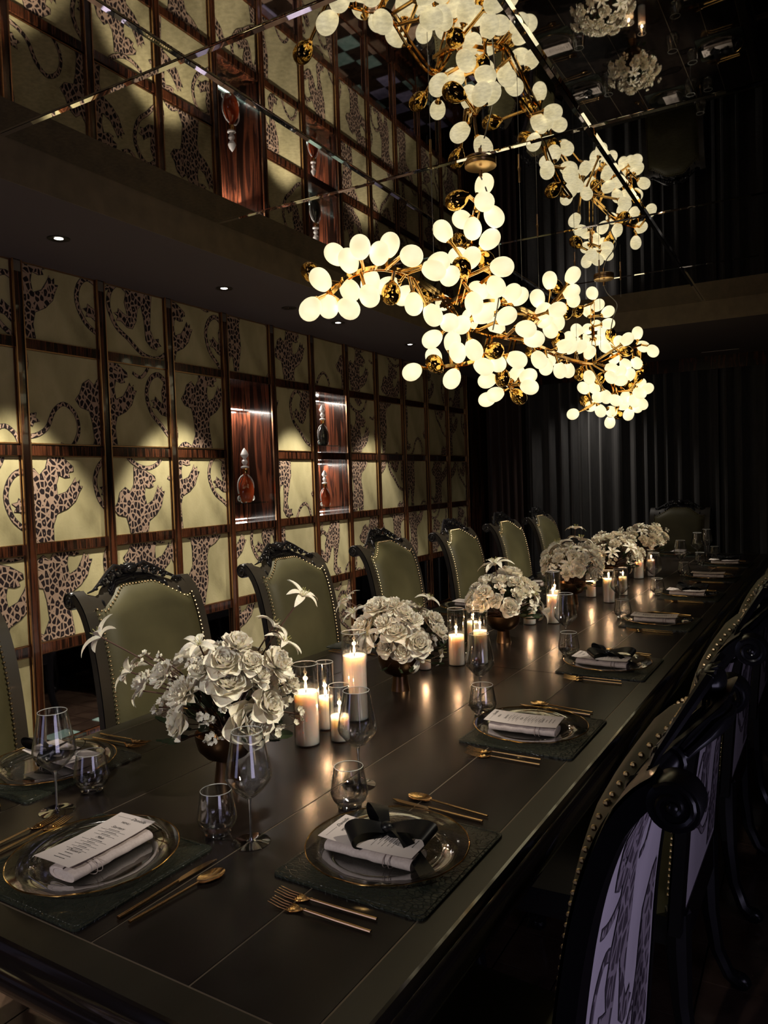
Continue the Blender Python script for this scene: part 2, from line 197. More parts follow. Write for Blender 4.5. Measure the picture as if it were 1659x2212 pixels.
# ------------------------------------------------------------------ mesh helpers
class MB:
    def __init__(s): s.v = []; s.f = []; s.m = []
    def add(s, vs, fs, mi=0, X=None):
        o = len(s.v)
        s.v += [tuple(X @ Vector(v)) if X is not None else tuple(v) for v in vs]
        s.f += [tuple(i + o for i in f) for f in fs]; s.m += [mi] * len(fs); return s
    def box(s, a, b, mi=0, X=None):
        x0, y0, z0 = a; x1, y1, z1 = b
        return s.add([(x0, y0, z0), (x1, y0, z0), (x1, y1, z0), (x0, y1, z0), (x0, y0, z1), (x1, y0, z1), (x1, y1, z1), (x0, y1, z1)],
              [(0, 3, 2, 1), (4, 5, 6, 7), (0, 1, 5, 4), (1, 2, 6, 5), (2, 3, 7, 6), (3, 0, 4, 7)], mi, X)
    def lathe(s, prof, seg=24, mi=0, X=None, close=False):
        vs = []; fs = []
        n = len(prof)
        for r, z in prof:
            for k in range(seg):
                a = 2 * PI * k / seg; vs.append((r * math.cos(a), r * math.sin(a), z))
        for i in range(n - 1):
            for k in range(seg):
                k2 = (k + 1) % seg; fs.append((i * seg + k, i * seg + k2, (i + 1) * seg + k2, (i + 1) * seg + k))
        if close: fs.append(tuple(range(seg))[::-1]); fs.append(tuple((n - 1) * seg + k for k in range(seg)))
        return s.add(vs, fs, mi, X)
    def tube(s, pts, rad, seg=8, mi=0, X=None, caps=True, flat=1.0):
        P = [Vector(p) for p in pts]; n = len(P)
        if not isinstance(rad, (list, tuple)): rad = [rad] * n
        T = [(P[min(i + 1, n - 1)] - P[max(i - 1, 0)]).normalized() for i in range(n)]
        up = Vector((0, 0, 1)) if abs(T[0].z) < .9 else Vector((1, 0, 0))
        nrm = (up - T[0] * up.dot(T[0])).normalized(); vs = []; fs = []
        for i in range(n):
            nrm = (nrm - T[i] * nrm.dot(T[i])).normalized(); bi = T[i].cross(nrm)
            for k in range(seg):
                a = 2 * PI * k / seg; vs.append(P[i] + nrm * (math.cos(a) * rad[i] * flat) + bi * (math.sin(a) * rad[i]))
        for i in range(n - 1):
            for k in range(seg):
                k2 = (k + 1) % seg; fs.append((i * seg + k, i * seg + k2, (i + 1) * seg + k2, (i + 1) * seg + k))
        if caps: fs.append(tuple(range(seg))[::-1]); fs.append(tuple((n - 1) * seg + k for k in range(seg)))
        return s.add(vs, fs, mi, X)
    def grid(s, fn, nu, nv, mi=0, X=None, thick=0):
        vs = [fn(i / nu, j / nv) for i in range(nu + 1) for j in range(nv + 1)]
        fs = [(i * (nv + 1) + j, (i + 1) * (nv + 1) + j, (i + 1) * (nv + 1) + j + 1, i * (nv + 1) + j + 1) for i in range(nu) for j in range(nv)]
        return s.add(vs, fs, mi, X)
    def ball(s, c, r, seg=10, rings=6, mi=0, X=None):
        if not isinstance(r, (list, tuple)): r = (r, r, r)
        vs = [(c[0], c[1], c[2] + r[2])]
        for i in range(1, rings):
            a = PI * i / rings
            for k in range(seg):
                b = 2 * PI * k / seg; vs.append((c[0] + r[0] * math.sin(a) * math.cos(b), c[1] + r[1] * math.sin(a) * math.sin(b), c[2] + r[2] * math.cos(a)))
        vs.append((c[0], c[1], c[2] - r[2])); L = len(vs) - 1; fs = []
        for k in range(seg): fs.append((0, 1 + k, 1 + (k + 1) % seg)); fs.append((L, 1 + (rings - 2) * seg + (k + 1) % seg, 1 + (rings - 2) * seg + k))
        for i in range(rings - 2):
            for k in range(seg):
                k2 = (k + 1) % seg; a = 1 + i * seg; fs.append((a + k, a + seg + k, a + seg + k2, a + k2))
        return s.add(vs, fs, mi, X)
    def mesh(s, name, mats, smooth=True):
        me = bpy.data.meshes.new(name); me.from_pydata(s.v, [], s.f)
        for m in (mats if isinstance(mats, (list, tuple)) else [mats]): me.materials.append(m)
        if any(s.m): me.polygons.foreach_set('material_index', s.m)
        me.update()
        if smooth:
            me.polygons.foreach_set('use_smooth', [True] * len(me.polygons))
            try: me.set_sharp_from_angle(angle=math.radians(38))
            except Exception: pass
        return me
    def obj(s, name, mats, parent=None, smooth=True, loc=None, rz=0):
        return ob(name, s.mesh(name, mats, smooth), parent, loc, rz)
def ob(name, data, parent=None, loc=None, rz=0):
    o = bpy.data.objects.new(name, data); COL.objects.link(o); o.parent = parent
    if loc is not None: o.location = loc
    if rz: o.rotation_euler = (0, 0, rz)
    return o
def tag(o, label=None, cat=None, group=None, kind=None):
    if label: o['label'] = label
    if cat: o['category'] = cat
    if group: o['group'] = group
    if kind: o['kind'] = kind
    return o
def empty(name, loc=(0, 0, 0), rz=0):
    o = bpy.data.objects.new(name, None); o.empty_display_size = .05; COL.objects.link(o); o.location = loc; o.rotation_euler = (0, 0, rz); return o
def copy_tree(o, parent=None):
    c = o.copy(); COL.objects.link(c); c.parent = parent
    for ch in KIDS(o): copy_tree(ch, c)
    return c
def KIDS(o):
    return [x for x in CH.get(o.name, [])]
CH = {}
def index_children():
    CH.clear()
    for x in bpy.data.objects:
        if x.parent: CH.setdefault(x.parent.name, []).append(x)
def cyl_between(me, parent, name, a, b, r):
    a = Vector(a); b = Vector(b); d = b - a
    o = ob(name, me, parent); o.location = a
    o.rotation_mode = 'QUATERNION'; o.rotation_quaternion = d.to_track_quat('Z', 'Y'); o.scale = (r, r, d.length); return o
def smooth01(t): t = max(0, min(1, t)); return t * t * (3 - 2 * t)
YAW = -0.03
def cx(y): return -1.24 + .03 * (y - 1)
TT = 0.76   # table top height
def TP(u, y, z=0): return (cx(y) + u, y - .03 * u, TT + z)

# ------------------------------------------------------------------ leopard motif
LEO = [(.03,.50),(.075,.487),(.125,.455),(.128,.438),(.105,.43),(.112,.412),(.09,.408),(.062,.415),(.052,.38),(.06,.335),(.10,.35),(.125,.385),(.138,.412),(.146,.392),(.16,.405),(.158,.38),(.175,.38),(.16,.355),(.145,.318),(.11,.285),(.062,.262),(.048,.215),(.055,.15),(.06,.10),(.045,.03),(.032,-.05),(.05,-.095),(.08,-.09),(.075,-.108),(.092,-.122),(.068,-.125),(.06,-.14),(.03,-.132),(.002,-.10),(.004,-.02),(-.008,.05),(-.03,.035),(-.045,-.02),(-.07,-.055),(-.10,-.05),(-.13,-.025),(-.155,-.025),(-.145,-.008),(-.165,.005),(-.142,.01),(-.138,.026),(-.115,.008),(-.092,-.002),(-.10,.055),(-.078,.12),(-.048,.175),(-.052,.25),(-.062,.30),(-.105,.315),(-.125,.345),(-.10,.37),(-.082,.41),(-.05,.428),(-.025,.405),(.0,.435),(.008,.475),(.012,.512)]
TAILC = [(-.06,.09),(-.12,.13),(-.17,.10),(-.19,.03),(-.16,-.05),(-.10,-.10),(-.03,-.16),(.05,-.18),(.12,-.15),(.16,-.08),(.21,-.05),(.26,-.09),(.27,-.16),(.23,-.22),(.18,-.21)]
def catmull(P, k=5):
    out = []
    n = len(P)
    for i in range(n - 1):
        p0, p1, p2, p3 = P[max(i - 1, 0)], P[i], P[i + 1], P[min(i + 2, n - 1)]
        for j in range(k):
            t = j / k
            out.append(tuple(.5 * (2 * p1[d] + (p2[d] - p0[d]) * t + (2 * p0[d] - 5 * p1[d] + 4 * p2[d] - p3[d]) * t * t + (3 * p1[d] - p0[d] - 3 * p2[d] + p3[d]) * t ** 3) for d in range(len(p1))))
    out.append(tuple(P[-1])); return out
def offset_poly(P, d):
    n = len(P); out = []
    A = sum(P[i][0] * P[(i + 1) % n][1] - P[(i + 1) % n][0] * P[i][1] for i in range(n)); sg = 1 if A > 0 else -1
    for i in range(n):
        a, b, c = Vector(P[i - 1]), Vector(P[i]), Vector(P[(i + 1) % n])
        t = ((b - a).normalized() + (c - b).normalized())
        if t.length < 1e-6: t = (b - a)
        t.normalize(); out.append((b.x + sg * t.y * d, b.y - sg * t.x * d))
    return out
def motif_bm(items, win, zlift=.0016, slices=None):
    """items: list of (dx,dy,scale,flip,rot); flat leopards clipped to win=(x0,y0,x1,y1); z = relief"""
    bm = bmesh.new()
    for (dx, dy, s, fl, rot) in items:
        def tf(p):
            x, y = p[0] * s * fl, p[1] * s; c, q = math.cos(rot), math.sin(rot)
            return (dx + x * c - y * q, dy + x * q + y * c)
        body = [tf(p) for p in LEO]; tl = [tf(p) for p in catmull(TAILC, 4)]
        for lay, off in ((0, .0035), (1, 0)):
            P = offset_poly(body, off); z = zlift * (1 + lay * .5)
            vs = [bm.verts.new((p[0], p[1], z)) for p in P]
            try:
                f = bm.faces.new(vs); f.material_index = 1 - lay
                if f.normal.z < 0: pass
                bmesh.ops.triangulate(bm, faces=[f], ngon_method='EAR_CLIP')
            except ValueError: pass
            w = .009 * s + off; n = len(tl); prev = None
            for i, p in enumerate(tl):
                a = Vector(tl[max(i - 1, 0)]); b = Vector(tl[min(i + 1, n - 1)]); t = (b - a).normalized()
                ww = w * (1 - .35 * i / n)
                q = (bm.verts.new((p[0] - t.y * ww, p[1] + t.x * ww, z - .0004)), bm.verts.new((p[0] + t.y * ww, p[1] - t.x * ww, z - .0004)))
                if prev:
                    f = bm.faces.new((prev[0], prev[1], q[1], q[0])); f.material_index = 1 - lay
                prev = q
    x0, y0, x1, y1 = win
    for co, no in (((x0, 0, 0), (-1, 0, 0)), ((x1, 0, 0), (1, 0, 0)), ((0, y0, 0), (0, -1, 0)), ((0, y1, 0), (0, 1, 0))):
        g = bm.verts[:] + bm.edges[:] + bm.faces[:]
        bmesh.ops.bisect_plane(bm, geom=g, plane_co=co, plane_no=no, clear_outer=True)
    if slices:
        for yy in slices:
            g = bm.verts[:] + bm.edges[:] + bm.faces[:]
            bmesh.ops.bisect_plane(bm, geom=g, plane_co=(0, yy, 0), plane_no=(0, 1, 0))
    bmesh.ops.recalc_face_normals(bm, faces=bm.faces[:])
    for f in bm.faces:
        if f.normal.z < 0: f.normal_flip()
    return bm

# ================================================================== STRUCTURE
XW = -3.25; ZS = 2.602; ZM = 2.745; YF = 8.10; YN = -1.85; XR = 1.08
POSTS = [2.286 + .4793 * k for k in range(-8, 12)]          # post centre lines along the wall
RAILZ = [(2.602, 2.602), (2.192, 2.238), (1.682, 1.735), (1.208, 1.252), (.722, .770), (.222, .268)]
ROWS = [(2.238, 2.602), (1.735, 2.192), (1.252, 1.682), (.770, 1.208), (.268, .722)]   # top row first
floor = tag(MB().box((XW - .3, YN, -.12), (XR, YF + .3, -.006)).obj('floor', M['grout'], smooth=False), kind='structure')
# marble tiles: pale squares set checkerwise between dark bands
T = .19; tile_me = {}
def tile_mesh(mi, h):
    m = MB(); e = T / 2 - .003; c = .004
    m.add([(-e, -e, 0), (e, -e, 0), (e, e, 0), (-e, e, 0), (-e + c, -e + c, h), (e - c, -e + c, h), (e - c, e - c, h), (-e + c, e - c, h)],
          [(4, 5, 6, 7), (0, 1, 5, 4), (1, 2, 6, 5), (2, 3, 7, 6), (3, 0, 4, 7)])
    return m.mesh('tile', TILES[mi], False)
for i in range(4): tile_me[i] = tile_mesh(i, .006)
rest = [MB() for _ in range(1)]; mats_rest = TILES
ny = int((YF - 0) / T)
for j in range(ny):
    for i in range(22):
        x = XW + .10 + T * (i + .5) * 1.0; y = .05 + T * (j + .5)
        if x > XR - .05: continue
        if j % 5 == 4 or i % 5 == 4: mi = 3
        elif (i + j) % 2: mi = 3
        elif i >= 5: mi = 3
        else: mi = [0, 0, 1, 2][(j // 5 * 3 + i // 5 + (i % 3 == 0)) % 4]
        if i < 5 and 6 < j < 42 and not (j % 5 == 4 or i % 5 == 4):
            o = ob('tile', tile_me[mi], floor); o.location = (x, y, -.006)
        else:
            e = T / 2 - .003
            rest[0].box((x - e, y - e, -.006), (x + e, y + e, -.001), mi)
tag(rest[0].obj('tile_field', TILES, floor, smooth=False), kind='stuff')

NICHE = {(11, 1), (11, 2), (13, 1), (13, 2)}      # (bay index, row) opened as display niches
BLACK = {9, 10, 12, 14, 15, 16, 17, 18, 8, 6}
wl = MB()
for b in range(len(POSTS) - 1):
    y0, y1 = POSTS[b], POSTS[b + 1]
    for r, (z0, z1) in enumerate(ROWS):
        if (b, r) in NICHE: continue
        wl.box((XW - .10, y0, z0 - .047), (XW - .022, y1, z1 + .001))
    wl.box((XW - .10, y0, 0), (XW - .022, y1, .222))
wl.box((XW - .10, YN, 0), (XW - .022, POSTS[0], ZS)); wl.box((XW - .10, POSTS[-1], 0), (XW - .022, YF + .2, ZS))
wall = tag(wl.obj('wall_left', M['ebony_h'], smooth=False), kind='structure')
pm = MB(); w = .0225
pm.box((-.02, -w, 0), (0.004, w, ZS)); 
post_me = pm.mesh('post', M['ebony_v'], False)
tr = MB(); tr.box((.0, -.003, .25), (.010, .003, ZS)); trim_v = tr.mesh('post_trim', M['brass_trim'], False)
cap_sq = MB().box((0, -.0185, 0), (.003, .0185, .05)).mesh('post_cap', M['steel'], False)
for k, y in enumerate(POSTS):
    p = ob('post', post_me, wall, (XW, y, 0))
    for s in (-1, 1): ob('edge_trim', trim_v, p, (0, s * w, 0))
    ob('post_cap', cap_sq, p, (.004, 0, ZS - .055))
bay = .4793 - .045
rl = MB().box((-.02, -bay / 2, -.0235), (-.002, bay / 2, .0235)); rail_me = rl.mesh('rail', M['ebony_h'], False)
rnd = random.Random(5)
def frame_mesh(hw, hh, t=.004, d=.006):
    m = MB()
    for a, b in (((0, -hw, -hh), (d, -hw + t, hh)), ((0, hw - t, -hh), (d, hw, hh)), ((0, -hw + t, -hh), (d, hw - t, -hh + t)), ((0, -hw + t, hh - t), (d, hw - t, hh))): m.box(a, b)
    return m.mesh('panel_trim', M['brass_trim'], False)
row_me = {}
for r, (z0, z1) in enumerate(ROWS):
    hh = (z1 - z0) / 2; hw = bay / 2
    m = MB(); c = .008
    m.add([(0, -hw, -hh), (0, hw, -hh), (0, hw, hh), (0, -hw, hh), (.010, -hw + c, -hh + c), (.010, hw - c, -hh + c), (.010, hw - c, hh - c), (.010, -hw + c, hh - c)],
          [(4, 5, 6, 7), (0, 1, 5, 4), (1, 2, 6, 5), (2, 3, 7, 6), (3, 0, 4, 7)])
    row_me[r] = (m.mesh('fabric_panel', M['velvet'], False), m.mesh('black_glass_panel', M['black_glass'], False), frame_mesh(hw, hh), hw, hh)
for b in range(3, len(POSTS) - 1):
    yc = (POSTS[b] + POSTS[b + 1]) / 2
    for r, (z0, z1) in enumerate(ROWS):
        zc = (z0 + z1) / 2
        if r and not ((b, r) in NICHE and (b, r - 1) in NICHE and b == 11): ob('rail', rail_me, wall, (XW, yc, z1 + .0235))
        if (b, r) in NICHE: continue
        pan, blk, fr, hw, hh = row_me[r]
        if r == 4 and b in BLACK:
            p = ob('black_glass_panel', blk, wall, (XW - .022, yc, zc)); ob('panel_trim', fr, p, (.004, 0, 0)); continue
        p = ob('fabric_panel', pan, wall, (XW - .022, yc, zc))
        ob('panel_trim', fr, p, (.006, 0, 0))
        ox, oy = rnd.uniform(-.20, .24), rnd.uniform(-.45, .15); fl = 1
        items = []
        for q in range(-1, 3):
            for h_ in range(-1, 3):
                items.append((ox + q * .54 - .16 + rnd.uniform(-.03, .03), oy + h_ * .86 - .10 + (q % 2) * .41, 1.25, 1, rnd.uniform(-.12, .12)))
        items = [t for t in items if abs(t[0]) < .55 and -1.1 < t[1] < .6]
        bm = motif_bm(items, (-hw + .008, -hh + .008, hw - .008, hh - .008))
        if len(bm.faces):
            # local panel frame: picture right = +y, up = z, relief = +x
            for v in bm.verts: v.co = Vector((.010 + v.co.z, v.co.x, v.co.y))
            me = bpy.data.meshes.new('leopard_embroidery'); bm.to_mesh(me)
            me.materials.append(M['leopard']); me.materials.append(M['leopard_edge'])
            ob('leopard_embroidery', me, p)
        bm.free()
ob('rail', rail_me, wall)  .location = (XW, (POSTS[3] + POSTS[4]) / 2, .245)
for b in range(4, len(POSTS) - 1): ob('rail', rail_me, wall, (XW, (POSTS[b] + POSTS[b + 1]) / 2, .245))
# display niches
def niche(b, r_top, r_bot):
    y0, y1 = POSTS[b] + .0225, POSTS[b + 1] - .0225; z1 = ROWS[r_top][1]; z0 = ROWS[r_bot][0]; D = .26; xb = XW - D
    n = MB()
    n.box((xb - .02, y0 - .02, z0 - .02), (xb, y1 + .02, z1 + .02)); n.box((xb, y0 - .02, z0 - .02), (XW - .004, y0, z1 + .02)); n.box((xb, y1, z0 - .02), (XW - .004, y1 + .02, z1 + .02))
    n.box((xb, y0, z0 - .02), (XW - .004, y1, z0)); n.box((xb, y0, z1), (XW - .004, y1, z1 + .02))
    o = n.obj('niche', M['niche_wood'], wall, smooth=False)
    L = MB().box((xb + .004, y0 + .01, z1 - .16 if r_top != r_bot else z1 - .03), (xb + .012, y1 - .01, (z1 - .16 if r_top != r_bot else z1 - .03) + .007)); L.obj('led_strip', M['led'], o, smooth=False)
    L = MB().box((xb + .004, y0 + .01, z0 + .012), (xb + .012, y1 - .01, z0 + .018)); L.obj('led_strip', M['led'], o, smooth=False)
    lamp('AREA', 'niche_led', (xb + .05, (y0 + y1) / 2, z1 - .17 if r_top != r_bot else z1 - .035), 4.0, (1, .9, .78), (0, 0, 0), shape='RECTANGLE', size=.02, size_y=.4)
    return xb, y0, y1, z0, z1
NI = [niche(11, 1, 2), niche(13, 1, 1), niche(13, 2, 2)]

# ceiling: slab, dropped soffit, smoked mirror tiles with bevelled edges
tag(MB().box((-2.45, YN, ZM + .012), (.195, 6.10, ZM + .10)).obj('ceiling', M['dark_wall'], smooth=False), kind='structure')
ceil = bpy.data.objects['ceiling']
s = MB(); s.box((XW - .3, YN, ZS), (-2.452, YF + .3, ZM + .10)); s.box((.197, YN, ZS), (XR + .1, YF + .3, ZM + .10)); s.box((-2.452, 6.085, ZS), (.197, YF + .3, ZM + .10))
tag(s.obj('trim_1', M['soffit'], smooth=False), kind='structure')
fz = MB(); fz.box((-2.452, YN, ZS), (-2.449, 6.085, ZM + .012)); fz.box((.194, YN, ZS), (.197, 6.085, ZM + .012)); fz.box((-2.452, 6.082, ZS), (.197, 6.085, ZM + .012))
tag(fz.obj('trim_2', M['fascia'], smooth=False), kind='structure')
XL = [-2.449, -1.572, -.690, .194]; YL = [-1.62, -.52, .58, 1.68, 2.775, 3.87, 4.975, 6.082]
for i in range(3):
    for j in range(7):
        hx = (XL[i + 1] - XL[i]) / 2 - .0015; hy = (YL[j + 1] - YL[j]) / 2 - .0015; bx = .0135; h = .0035
        m = MB()
        m.add([(-hx + bx, -hy + bx, 0), (hx - bx, -hy + bx, 0), (hx - bx, hy - bx, 0), (-hx + bx, hy - bx, 0)], [(3, 2, 1, 0)], 0)
        m.add([(-hx, -hy, h), (hx, -hy, h), (hx, hy, h), (-hx, hy, h), (-hx + bx, -hy + bx, 0), (hx - bx, -hy + bx, 0), (hx - bx, hy - bx, 0), (-hx + bx, hy - bx, 0)],
              [(0, 4, 5, 1), (1, 5, 6, 2), (2, 6, 7, 3), (3, 7, 4, 0)], 1)
        m.obj('mirror_panel', [M['mirror'], M['mirror_edge']], ceil, smooth=False, loc=((XL[i] + XL[i + 1]) / 2, (YL[j] + YL[j + 1]) / 2, ZM))
sl = MB().box((-.90, 7.66, ZS - .002), (-.58, 7.672, ZS + .001)); tag(sl.obj('linear_vent', M['card'], smooth=False), 'thin pale slot vent in the far soffit by the curtains', 'vent')

# far end: dark slatted timber corner, valance, pleated curtains; plain dark walls elsewhere
tag(MB().box((XW - .3, YF + .16, 0), (XR + .1, YF + .26, ZS)).obj('wall_far', M['dark_wall'], smooth=False), kind='structure')
tag(MB().box((XR, YN, 0), (XR + .1, YF + .2, ZS)).obj('wall_right', M['dark_wall'], smooth=False), kind='structure')
tag(MB().box((XW - .3, YN - .1, 0), (XR + .1, YN, ZM + .1)).obj('wall_near', M['dark_wall'], smooth=False), kind='structure')
v = MB(); v.box((XW, YF - .14, 2.475), (XR - .001, YF - .11, ZS - .001)); tag(v.obj('trim_3', M['ebony_h'], smooth=False), kind='structure')
def curtain(name, x0, x1, y, amp, pitch, mat, seed, label, group=None):
    r = random.Random(seed); m = MB(); n = int((x1 - x0) / pitch * 8); xs = []; ph = 0
    for i in range(n + 1):
        x = x0 + (x1 - x0) * i / n
        ph += (2 * PI / 8) * (1 + .35 * math.sin(i * .13 + seed) + .2 * r.uniform(-1, 1))
        xs.append((x, y + amp * math.sin(ph) * (1 + .3 * math.sin(i * .31))))
    lev = [0.015, .8, 1.7, 2.55]
    vs = [(x, yy + .006 * math.sin(z * 3 + x * 9), z) for x, yy in xs for z in lev]; L = 4
    fs = [(i * L + j, (i + 1) * L + j, (i + 1) * L + j + 1, i * L + j + 1) for i in range(n) for j in range(3)]
    m.add(vs, fs)
    return tag(m.obj(name, mat), label, 'curtain', group)
c1 = curtain('curtain', -2.78, -.80, YF, .05, .13, M['curtain'], 3, 'floor-length charcoal pleated curtain behind the far head chair', 'curtains across the far wall')
c2 = curtain('curtain', -.80, XR - .02, YF, .05, .15, M['curtain'], 8, 'floor-length charcoal pleated curtain in the dark far right corner', 'curtains across the far wall')
c3 = curtain('curtain', XW + .02, -2.80, YF - .03, .035, .10, M['brown_curtain'], 5, 'narrow reddish brown pleated curtain in the far left corner beside the panelled wall', 'curtains across the far wall')
bsb = MB(); bsb.box((XW - .02, POSTS[0], 0), (XW + .006, POSTS[-1], .10)); tag(bsb.obj('baseboard_left', M['ebony_h'], smooth=False), kind='structure')

# downlights
def downlight(x, y, lit, label):
    e = empty('downlight', (x, y, ZS)); tag(e, label, 'downlight', 'downlights along the left soffit')
    MB().lathe([(.019, -.0008), (.034, -.002), (.040, -.0045), (.046, -.003), (.048, 0)], 24).obj('trim_ring', M['metal_dark'], e)
    if lit: MB().lathe([(.0005, -.0005), (.019, -.0005)], 20).obj('lens', M['spot_face'], e)
    else: MB().lathe([(.0005, -.0005), (.029, -.0005)], 20).obj('lens', M['black_glass'], e)
nm = {2.21: 'lit recessed downlight in the soffit nearest the camera, above the left wall', 3.27: 'lit recessed downlight, second along the left soffit', 4.43: 'lit recessed downlight, third along the left soffit, just past the dark one', 5.50: 'lit recessed downlight, farthest visible one along the left soffit'}
for x, y in SPOTS_L:
    if y in nm: downlight(x, y, True, nm[y])
downlight(-2.84, 3.87, False, 'unlit dark round fitting in the left soffit between the lit downlights')

# ================================================================== TABLE
tbl = empty('dining_table', (cx(4), 4.0, 0), YAW)
tag(tbl, 'very long black lacquered banquet table with inlaid lines, set for a formal dinner', 'table')
Y0, Y1 = -3.25, 3.33     # local ends
tp = MB(); HW = .705; e = .10; gp = .0022
secs = [Y0, -1.23, .75, Y1]
US = [-HW + .058, -.425, -.20, .20, .425, HW - .058]
for k in range(3):
    a, b = secs[k], secs[k + 1]
    a2 = a + (.062 if k == 0 else 0); b2 = b - (.062 if k == 2 else 0)
    for i in range(5):
        pl = MB().box((US[i] + gp, a2 + gp, TT - .03), (US[i + 1] - gp, b2 - gp, TT)); pl.obj('plank', M['table'], tbl, smooth=False)
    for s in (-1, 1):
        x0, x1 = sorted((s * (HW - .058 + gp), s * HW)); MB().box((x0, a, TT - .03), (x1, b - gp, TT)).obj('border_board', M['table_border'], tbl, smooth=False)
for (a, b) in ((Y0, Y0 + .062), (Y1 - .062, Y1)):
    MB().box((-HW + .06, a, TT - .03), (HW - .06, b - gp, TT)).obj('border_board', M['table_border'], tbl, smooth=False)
MB().box((-HW + .01, Y0 + .01, TT - .04), (HW - .01, Y1 - .01, TT - .0012)).obj('inlay_line', M['groove'], tbl, smooth=False)
# moulded rim swept round the top
prof = [(0, 0), (.006, -.001), (.012, -.008), (.014, -.016), (.026, -.020), (.036, -.030), (.040, -.044), (.036, -.058), (.022, -.068), (.006, -.074), (-.02, -.076)]
rm = MB(); cs = [(-HW, Y0, -1, -1), (HW, Y0, 1, -1), (HW, Y1, 1, 1), (-HW, Y1, -1, 1)]; vs = []
for (x, y, sx, sy) in cs:
    for (o_, z) in prof: vs.append((x + sx * o_, y + sy * o_, TT + z))
n = len(prof); fs = [(i * n + j, ((i + 1) % 4) * n + j, ((i + 1) % 4) * n + j + 1, i * n + j + 1) for i in range(4) for j in range(n - 1)]
rm.add(vs, fs); rm.obj('moulded_rim', M['table_edge'], tbl)
ap = MB(); ap.box((-HW + .05, Y0 + .05, TT - .15), (HW - .05, Y0 + .075, TT - .04)); ap.box((-HW + .05, Y1 - .075, TT - .15), (HW - .05, Y1 - .05, TT - .04))
ap.box((-HW + .05, Y0 + .05, TT - .15), (-HW + .075, Y1 - .05, TT - .04)); ap.box((HW - .075, Y0 + .05, TT - .15), (HW - .05, Y1 - .05, TT - .04)); ap.obj('apron', M['table_edge'], tbl, smooth=False)
for y in (-2.45, 0, 2.5):
    p = MB(); p.box((-.32, y - .22, 0), (.32, y + .22, .07)); p.lathe([(.14, .07), (.16, .10), (.10, .18), (.13, .34), (.15, .45), (.09, .58), (.16, .70), (.17, .725)], 20, 0, Matrix.Translation((0, y, 0)))
    p.obj('pedestal', M['table_edge'], tbl)

# ================================================================== CHAIRS
BP = [(-.305, .42), (-.312, .52), (-.320, .62), (-.328, .72), (-.340, .82), (-.355, .91), (-.375, .99), (-.402, 1.06), (-.434, 1.106), (-.462, 1.13)]
BPc = catmull(BP, 6)
def bx(z):
    for (x0, z0), (x1, z1) in zip(BPc, BPc[1:]):
        if z0 <= z <= z1: return x0 + (x1 - x0) * (z - z0) / (z1 - z0 + 1e-9)
    return BPc[-1][0] + (z - BPc[-1][1]) * -1.2 if z > BPc[-1][1] else BPc[0][0]
def bn(z):  # forward normal of back profile
    d = Vector((bx(z + .01) - bx(z - .01), .02)).normalized(); return Vector((d.y, -d.x))
def bpt(s, z, off):
    n = bn(z); return (bx(z) + n.x * off, s, z + n.y * off)
def ztop(s): return 1.078 + .055 * smooth01((.19 - abs(s)) / .13) - .012 * smooth01((.04 - abs(abs(s) - .2)) / .04)
def spiral_pts(c, r0, r1, turns, a0, n, sgn=1):
    return [(c[0] + (r0 + (r1 - r0) * i / n) * math.cos(a0 + sgn * 2 * PI * turns * i / n), c[1] + (r0 + (r1 - r0) * i / n) * math.sin(a0 + sgn * 2 * PI * turns * i / n)) for i in range(n + 1)]
